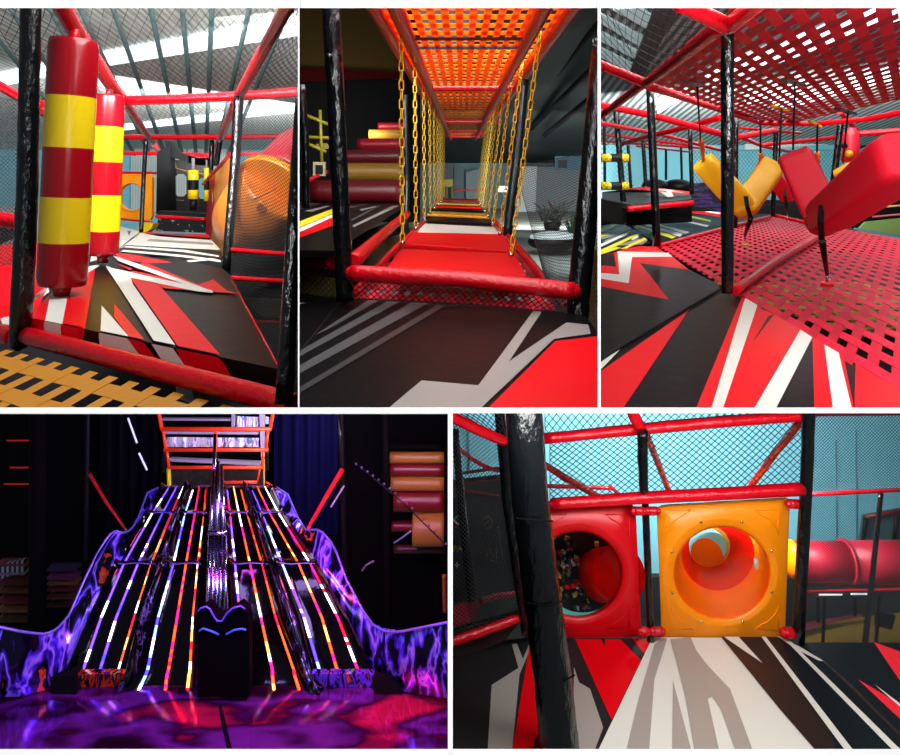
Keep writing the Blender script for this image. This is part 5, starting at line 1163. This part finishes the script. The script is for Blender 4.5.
# frame
beam([(552, 504, 5.95), (640, 498, 5.95), (720, 494, 5.95), (803, 489, 5.95)], [5.6, 6, 6, 6.6], 'long thick red beam directly above the two crawl panels', seg=8, ends=.7)
beam([(544, 438.5, 6), (640, 429, 6), (720, 421.5, 6), (806, 416, 6)], [5.3, 5.6, 5.6, 5.2], 'thick red top beam across the net', seg=10, wob=.12)
beam([(812, 414.5, 6.2), (905, 413.5, 6.4)], 2, 'thin end of red beam at the top right corner')
beam([(628, 400, 5.8), (634, 416, 5.9), (641, 429, 5.95)], [6, 6, 5.5], 'short red beam rising to the top from the centre post', ends=.9)
beam([(646, 434, 6.3), (658, 463, 7), (669, 492, 7.8)], [3.8, 3.4, 3], 'red brace slanting down from the centre post')
beam([(540, 462, 6.6), (566, 478, 6.9), (597, 496, 7.3)], 3.4, 'red brace left of the centre post')
beam([(545, 486, 8), (612, 488, 8.2)], 2, 'thin far red bar left of the centre post'); beam([(610, 486, 8.2), (620, 496, 8.3)], 1.8, 'tiny far red brace end left of the centre post')
beam([(801, 421, 6.2), (775, 453, 6.8), (748, 490, 7.4)], [4, 3.6, 3.1], 'red brace slanting down from the right post')
for (x0, x1, y, r, l) in ((634, 643, 511, 4.3, 'right of the red crawl panel, upper'), (648, 657, 511, 4.3, 'left of the orange crawl panel, upper'), (789, 803, 504, 4.6, 'right of the orange crawl panel, upper'), (640, 647, 631.5, 4.3, 'right of the red crawl panel, lower'), (653, 662, 631.5, 4.3, 'left of the orange crawl panel, lower'), (784, 794, 633, 5.2, 'right of the orange crawl panel, lower'), (507, 513, 504.5, 4.5, 'left of the big post, upper of two'), (509, 515, 516, 4.3, 'left of the big post, lower of two'), (526, 534, 632, 4, 'at the foot of the big post')):
    beam([(x0, y, 6.0), (x1, y, 6.0)], r, 'short red beam stub %s' % l, ends=.9, seg=3)
post([(642.5, 431, 5.86), (643, 465, 5.92), (644, 492, 5.92)], [5.4, 5, 4.4], 'upper black wrapped part of the centre post', seg=6, wob=.16)
post([(645, 494, 6.05), (648, 570, 6.05), (651, 641, 6.05)], [3.4, 3.6, 3.8], 'black post standing between the red and orange crawl panels')
post([(809, 405, 5.9), (806, 490, 5.95), (798, 642, 6.0)], [6.3, 6, 6.2], 'black wrapped post right of the orange crawl panel', seg=8)
post([(803, 500, 6.2), (794, 642, 6.2)], [2, 2], 'thin brown-black pole close behind the right post', wob=.02)
post([(523, 400, 4.9), (530, 500, 4.88), (541, 590, 4.86), (553, 680, 4.84), (561, 770, 4.82)], [18.5, 18.8, 19, 19.5, 20], 'very thick black wrapped post in the foreground', seg=10, wob=.05)
for k, (x0, x1, y, yy) in enumerate(((516, 553, 518, 521), (527, 566, 603, 600), (540, 575, 681, 675))):
    bar('wrap_seam', [(x0, y, 4.75), ((x0+x1)/2, y+2.5, 4.72), (x1, yy, 4.75)], .8, '%s tape seam around the very thick black post' % ['upper', 'middle', 'lower'][k], 'seam', m=VOID, wob=0)
post([(499, 405, 5.6), (508, 500, 5.7), (518, 570, 5.8), (527, 634, 5.9)], [5.5, 6, 6, 5.5], 'black wrapped post just left of the very thick one', seg=8)
post([(455, 430, 6.4), (462, 510, 6.4), (472, 600, 6.4)], [3.6, 4.2, 4.6], 'black post at the left edge of the tunnel deck')
beam([(445, 413, 5.2), (476, 429, 5.4), (504, 441, 5.6)], [5.6, 5.4, 5], 'red beam slanting down from the upper left corner of the tunnel deck')
beam([(452, 436, 6.6), (459, 448, 6.6), (470, 458, 6.6), (484, 466, 6.7), (498, 471, 6.8)], [1.8, 1.8, 2, 2, 2], 'curved thin red beam at the left of the tunnel deck')
for y0, y1, l in ((474, 468, 'upper'), (484, 479, 'middle'), (489, 496, 'lower')):
    beam([(455, y0, 8), (500, y1, 8)], 1.6, '%s dim red rail behind the left net' % l, m=mat('dim_red_rail', (110, 20, 34), .5))
beam([(440, 645, 5.7), (480, 632, 5.8), (524, 616, 5.9)], [5, 4.8, 4.2], 'red beam at the lower left beside the very thick post')
beam([(480, 601, 7), (496, 596, 7.2), (514, 593.5, 7.3)], [3, 2.8, 2.4], 'dim red bar above the checkered floor at the left', m=mat('dim_red_bar', (140, 26, 30), .5))
# left background
b = MB(); b.prism([W(*p, 8.2) for p in ((446, 484), (518, 476), (526, 600), (446, 608))], (0, .1, 0), mat('charcoal_board', (52, 56, 58), .6, var=.2, bscale=3)); b.build('graffiti_board', None, 'dark board with faint chalk doodles behind the left net', 'board')
CHK = mat('chalk', (110, 104, 94), .7)
for pts, l in (([(483, 520), (488, 516), (492, 520), (491, 527), (486, 529), (484, 524), (489, 521)], 'round scribble'), ([(486, 556), (490, 548), (493, 558), (497, 547), (496, 562), (490, 560)], 'zigzag scribble')):
    bar('chalk_doodle', [(*p, 8.15) for p in pts], .45, 'faint chalk %s on the dark board' % l, 'doodle', m=CHK, wob=0, sides=4, seg=2)
bar('light_bar', [(498, 527, 8.1), (502, 558, 8.1)], .9, 'dull blue upright bar on the dark board', 'bar', m=mat('dull_blue', (60, 84, 96), .5), wob=0)
b = MB(); q5 = lambda x, y: FL(-5.0)(x, y)
def ck(x, y): return W(x, y, 7.9-(y-600)*.02)
b.face([ck(*p) for p in ((446, 604), (518, 594), (524, 612), (446, 640))], mat('checker_dark', (34, 42, 40), .5))
for p in (((452, 606), (466, 603), (468, 614), (452, 618)), ((466, 603), (482, 601), (474, 622), (468, 614)), ((452, 618), (468, 614), (472, 622), (455, 627))):
    b.face([ck(*q)+Vector((0, -.01, .01)) for q in p], mat('checker_red', (150, 26, 34), .5) if p[0][0] != 466 else mat('checker_red2', (96, 20, 26), .5))
b.build('checker_mat', None, 'dark floor patch with red squares at the left behind the net', 'mat')
bar('black_border', [(446, 634, 6.6), (520, 612, 6.8)], 3, 'black edge strip above the lower left red beam', 'border', m=BLKP)
# sign fragment with lettering
t = thing('sign_board', W(458, 600, 7.6), 'black sign board at the left edge with yellow letters and a white star', 'sign')
MB().prism([W(*p, 7.6) for p in ((446, 500), (463, 500), (468, 600), (446, 604))], (0, .05, 0), mat('sign_black', (12, 12, 14), .5)).build('board', t)
def letters(txt, x, y, hpx, m, name, d=7.57):
    cu = bpy.data.curves.new(name, 'FONT'); cu.body = txt; cu.size = pxr(hpx, d)*1.4; cu.extrude = .004
    o = bpy.data.objects.new(name+'_tmp', cu); COL.objects.link(o)
    dg = bpy.context.evaluated_depsgraph_get(); me = bpy.data.meshes.new_from_object(o.evaluated_get(dg)); bpy.data.objects.remove(o)
    b = MB(); base = W(x, y, d)
    for p in me.polygons: b.face([base+Vector((me.vertices[i].co.x, -.01+me.vertices[i].co.z*-1, me.vertices[i].co.y)) for i in p.vertices], m)
    return b.build(name, t)
letters('PA', 452.8, 551, 6, mat('letter_yellow', (222, 160, 20), .5), 'yellow_letters')
letters('K', 450.6, 524, 9, mat('letter_white', (215, 215, 215), .5), 'white_letter')
b = MB(); st = []
for k in range(8):
    r = 3.6 if k % 2 == 0 else 1.0; st.append(W(457+r*math.cos(k*math.pi/4)*.8, 565+r*math.sin(k*math.pi/4), 7.57))
b.face(st, MATS['letter_white']); b.build('star', t)
MB().tube([W(450, 527, 7.56), W(457, 527, 7.56)], .006, MRED, 6).build('red_underline', t)
# right background
RT5 = mat('dull_red_tube', (176, 26, 52), .45, .1, 5)
t = thing('crawl_tube', W(850, 582, 8.2), 'long dull red crawl tube running behind the mesh on the right', 'tube')
for x0, x1, a, c in ((796, 846, 561, 561.5), (846, 925, 561, 560)):
    MB().tube([W(x0, a, 8.2), W(x1, c, 8.2)], pxr(18.5, 8.2), RT5, 32).build('tube_section', t)
MB().tube([W(845, 561, 8.2), W(847.5, 561, 8.2)], pxr(20.8, 8.2), RT5, 32).build('flange', t)
MB().sphere(W(792, 559, 7.9), .18, O5, 10, (.5, 1, 1.15)).build('orange_elbow', t, label='orange elbow end')
t = thing('mesh_box', W(885, 542, 9.2), 'dark mesh box with red top rail standing behind the long red tube', 'box')
MB().prism([W(*p, 9.2) for p in ((866, 518), (905, 511), (905, 543), (863, 543))], (0, .1, 0), mat('mesh_box_panel', (52, 84, 92), .6)).build('box_panel', t)
MB().tube([W(865, 517, 9.15), W(905, 510, 9.15)], .03, MATS['dim_red_rail'], 8).build('top_rail', t)
for p, q in (((866, 517), (862.5, 543)), ((897, 514), (894, 543))): MB().tube([W(*p, 9.15), W(*q, 9.15)], .03, BLKP, 8).build('upright', t)
beam([(810, 494.5, 7.2), (860, 492, 7.2), (908, 489.5, 7.2)], 1.9, 'thin red rail above the long red tube')
post([(881, 492, 7.3), (873, 570, 7.3), (865, 642, 7.3)], [2.4, 2.6, 2.8], 'thin black post crossing in front of the long red tube', wob=.02)
beam([(803, 582, 8.6), (908, 584, 8.6)], 1.1, 'thin dark red rail just under the long red tube'); beam([(803, 591.5, 8), (908, 589, 8)], 1.2, 'thin dark red rail below the first one'); beam([(826, 583, 8.4), (872, 592, 8.2)], .9, 'thin slanting dark red rail under the long red tube')
for x0, x1, y, l in ((819, 842, 594.7, 'left'), (851, 868, 594, 'right')):
    bar('tube_light', [(x0, y, 8.1), (x1, y, 8.1)], .8, '%s of two white tube lights below the long red tube' % l, 'light', m=mat('tube_light', (230, 236, 255), .4, emit=1.2), wob=0)
for x, y0, y1, x1, l in ((825, 595, 642, 823, 'first'), (818, 596, 622, 818, 'shortest'), (880, 592, 642, 876, 'second'), (855, 596, 616, 855, 'faint')):
    post([(x, y0, 8.8), (x1, y1, 8.8)], 1.8, '%s thin dark post under the long red tube' % l, m=BLKP, wob=0)
OLV = mat('olive_carpet', (128, 104, 18), .7, var=.3, bscale=12)
b = MB(); b.face([W(x, y, 9.4-(y-612)*.01) for x, y in ((803, 626), (835, 622), (862, 617), (905, 612), (905, 650), (800, 650))], OLV); b.build('olive_mat', None, 'olive yellow carpet behind the mesh at lower right', 'mat')
b = MB(); b.face([W(x, y, 9.3-(y-612)*.01) for x, y in ((800, 628), (812, 621), (862, 613.5), (862, 617), (835, 622), (803, 632))], mat('dull_red_edge', (104, 24, 34), .6)); b.build('red_edge', None, 'dull red border along the olive carpet', 'border')
b = MB(); b.prism([W(*p, 8.9) for p in ((878, 612), (896, 616), (892, 630), (876, 626))], (0, .05, 0), BLKP); b.build('dark_crate', None, 'dark crate shape on the olive carpet', 'crate')
bar('olive_bar', [(886, 579, 8.4), (908, 579, 8.4)], 1.2, 'short olive bar at the right edge under the tube', 'bar', m=MATS['dull_yellow'], wob=0)
# nets
net([(550, 443, 6.05), (805, 420, 6.05), (805, 489, 6.1), (550, 500, 6.1)], 34, 10, .0045, 'diamond net between the two thick red beams')
net([(545, 400, 5.9), (805, 400, 5.9), (805, 416, 6.0), (545, 438, 6.0)], 34, 4, .0045, 'strip of net above the thick red top beam')
net([(812, 408, 6.1), (912, 405, 6.1), (912, 488, 7), (810, 492, 7)], 30, 26, .003, 'fine net at the upper right of the tunnel deck')
net([(808, 494, 6.2), (912, 490, 6.2), (912, 643, 6.2), (800, 643, 6.2)], 36, 54, .0022, 'very fine dark mesh in front of the long red tube')
net([(448, 410, 5.5), (500, 438, 5.6), (520, 616, 5.9), (445, 640, 5.7)], 16, 50, .003, 'fine dark net at the left edge of the tunnel deck')
net([(446, 405, 5.3), (500, 405, 5.4), (506, 440, 5.6), (470, 426, 5.4)], 8, 5, .004, 'small net patch at the upper left corner of the tunnel deck')
b = MB(); b.prism([W(*p, 5.95) for p in ((446, 648), (505, 628), (520, 622), (505, 640), (446, 668))], (0, .02, 0), mat('red_black_net', (46, 12, 18), .7, var=.6, bscale=30)); b.build('edge_mesh', None, 'dark red mesh strip under the lower left red beam', 'mesh')
# ================================================================== shell and camera
CUR[0] = None
def wedge(x0, x1, y0, y1, d0, d1, name):
    b = MB(); N = [W(x0, y0, d0), W(x1, y0, d0), W(x1, y1, d0), W(x0, y1, d0)]; Fp = [W(x0, y0, d1), W(x1, y0, d1), W(x1, y1, d1), W(x0, y1, d1)]
    b.face(N, WHITE)
    for i in range(4):
        j = (i+1) % 4; b.face([N[j], N[i], Fp[i], Fp[j]], VOID)
    b.face(Fp[::-1], VOID)
    return struct(b, name)
wedge(298.0, 299.4, -60, 410, 2.3, 28, 'wall_partition_left')
wedge(597.7, 600.7, -60, 410, 2.3, 28, 'wall_partition_right')
wedge(447.9, 452.7, 410, 760, 2.3, 11, 'wall_partition_lower')
wedge(-40, 940, 407.5, 413.2, 2.3, 9.5, 'floor_slab')
wedge(-40, 940, -60, 8, 2.32, 2.5, 'ceiling_front')
wedge(-40, 940, 749, 800, 2.3, 2.5, 'trim_9')
wedge(-40, 449, 413.2, 414, 2.32, 4, 'trim_8')
cam = bpy.data.cameras.new('camera'); co = bpy.data.objects.new('camera', cam); COL.objects.link(co)
co.location = O; co.rotation_euler = (math.pi/2, 0, 0); cam.sensor_width = 36; cam.lens = F/900*36; cam.shift_y = -(377.5-HY)/900; cam.clip_end = 200
SC.camera = co
w = bpy.data.worlds.new('world'); SC.world = w; w.use_nodes = True; w.node_tree.nodes['Background'].inputs[0].default_value = (.85, .92, 1, 1); w.node_tree.nodes['Background'].inputs[1].default_value = .16
def area(loc, target, sx, sy, power, col=(1, 1, 1), name='fill_light'):  # places unseen lights added to brighten rooms and surfaces
    l = bpy.data.lights.new(name, 'AREA'); l.shape = 'RECTANGLE'; l.size = sx; l.size_y = sy; l.energy = power; l.color = col
    o = bpy.data.objects.new(name, l); COL.objects.link(o); o.location = loc
    o.rotation_euler = (Vector(target)-Vector(loc)).to_track_quat('-Z', 'Y').to_euler(); return o
v = SC.view_settings; v.view_transform = 'Standard'; v.look = 'None'; v.exposure = 0; v.gamma = 1; v.use_curve_mapping = False
area(O+Vector((0, 1.1, .62)), O+Vector((0, 2.3, -.1)), 4.6, .15, 62, name='front_fill')  # unseen fill added ahead of the rooms to whiten the partition fronts
# room A
area(O+Vector((-1.2, 5.5, 3.4)), W(170, 300, 7), 3, 5, 430, name='room_fill')
area(O+Vector((-3, 10.2, 3.3)), W(150, 215, 15), 4, 2, 250, name='room_fill')  # unseen fill added for the far end of the walkway
area(O+Vector((-5.5, 18.5, 1.2)), W(130, 160, 27), 8, 2, 900, name='room_fill')  # unseen fill facing away from the camera, added to brighten the back wall
area(O+Vector((-2.6, 6.5, 1.9)), W(150, 40, 16), 4, 1, 1000, name='room_fill')  # unseen uplight added to brighten the roof sheet
area(O+Vector((.3, 2.9, 1.6)), W(460, 330, 6), 1.2, .8, 24, name='room_fill')
area(O+Vector((.2, 9, -2)), W(460, 60, 9), 1.2, 4, 30, col=(1, .95, .85), name='under_web_fill')  # unseen fill added below the bridge, aimed up at the webbing
area(O+Vector((.1, 3.1, .86)), W(465, 70, 8), 1.0, .2, 26, name='room_fill')  # unseen fill added to brighten the red rails and webbing roof
area(O+Vector((.25, 9, 3.1)), O+Vector((.25, 9.5, 0)), 2.2, 8, 260, name='room_fill')
area(O+Vector((3.6, 26, -.1)), W(540, 215, 40), 3, 1.5, 500, name='room_fill')  # unseen fill facing away, added for the right back wall
area(O+Vector((2.2, 15, .4)), W(545, 232, 22), 1, 1, 150, col=(.85, 1, 1), name='room_fill')  # unseen fill facing away, added for the right background
area(O+Vector((-3, 12, 2.2)), W(360, 200, 16), 3, 2, 120, name='room_fill')
area(O+Vector((3.0, 4.4, 3.6)), W(740, 320, 5), 4, 3, 280, name='room_fill')
area(O+Vector((5, 10, 4.6)), W(760, 230, 12), 6, 5, 800, name='room_fill')
area(O+Vector((8, 20, .9)), W(740, 150, 29), 10, 2, 1100, name='room_fill')  # unseen fill facing away, added to lift the cyan wall
area(O+Vector((1.9, 7, 2.1)), W(650, 40, 18), 3, 1, 500, name='room_fill')
area(O+Vector((1.9, 2.7, .75)), W(760, 190, 7), 1.6, .4, 60, name='room_fill')  # unseen front fill added for the padded obstacles
# room D
area(O+Vector((-1.7, 4.6, -1.9)), W(100, 600, 6), 1.2, .5, 55, col=(.45, .3, 1), name='violet_fill')  # unseen violet light added under the slab to tint the slide
area(O+Vector((-.5, 4.6, -1.9)), W(330, 600, 6), 1.0, .5, 55, col=(.5, .35, 1), name='violet_fill')
area(O+Vector((-1.2, 6.9, -2.5)), W(214, 440, 7.7), 1.0, .15, 24, col=(1, 1, 1), name='slide_top_fill')  # unseen fill added under the slab for the railing
area(O+Vector((-.4, 6.6, -2.5)), W(415, 500, 7.5), .5, .2, 4, col=(1, .9, .7), name='stack_fill')  # unseen fill added under the slab for the rollers
area(O+Vector((-.5, 5.3, -1.9)), W(350, 730, 5), 1.2, .1, 95, col=(1, .08, .3), name='pink_fill')  # unseen pink light added to make the floor glow
area(O+Vector((-2.0, 5.3, -1.9)), W(90, 730, 5), 1.2, .1, 24, col=(.7, .1, 1), name='pink_fill')
# room E
area(O+Vector((1.6, 4.3, -1.6)), W(670, 560, 6.2), 2.8, .5, 95, name='deck_fill')  # unseen fill added under the slab for the crawl panels
area(O+Vector((2.3, 8.1, -2.85)), W(700, 500, 10), 4, .4, 190, name='deck_fill')  # unseen wash added to brighten the cyan wall
area(O+Vector((2.9, 7.9, -2.7)), W(718, 555, 8), 1.2, .6, 150, name='deck_fill')  # unseen light added to make the tube interior bright
area(O+Vector((0, 1.1, -1.45)), O+Vector((0, 2.3, -1.5)), 4.6, .15, 34, name='front_fill')  # low unseen fill added to whiten the lower fronts
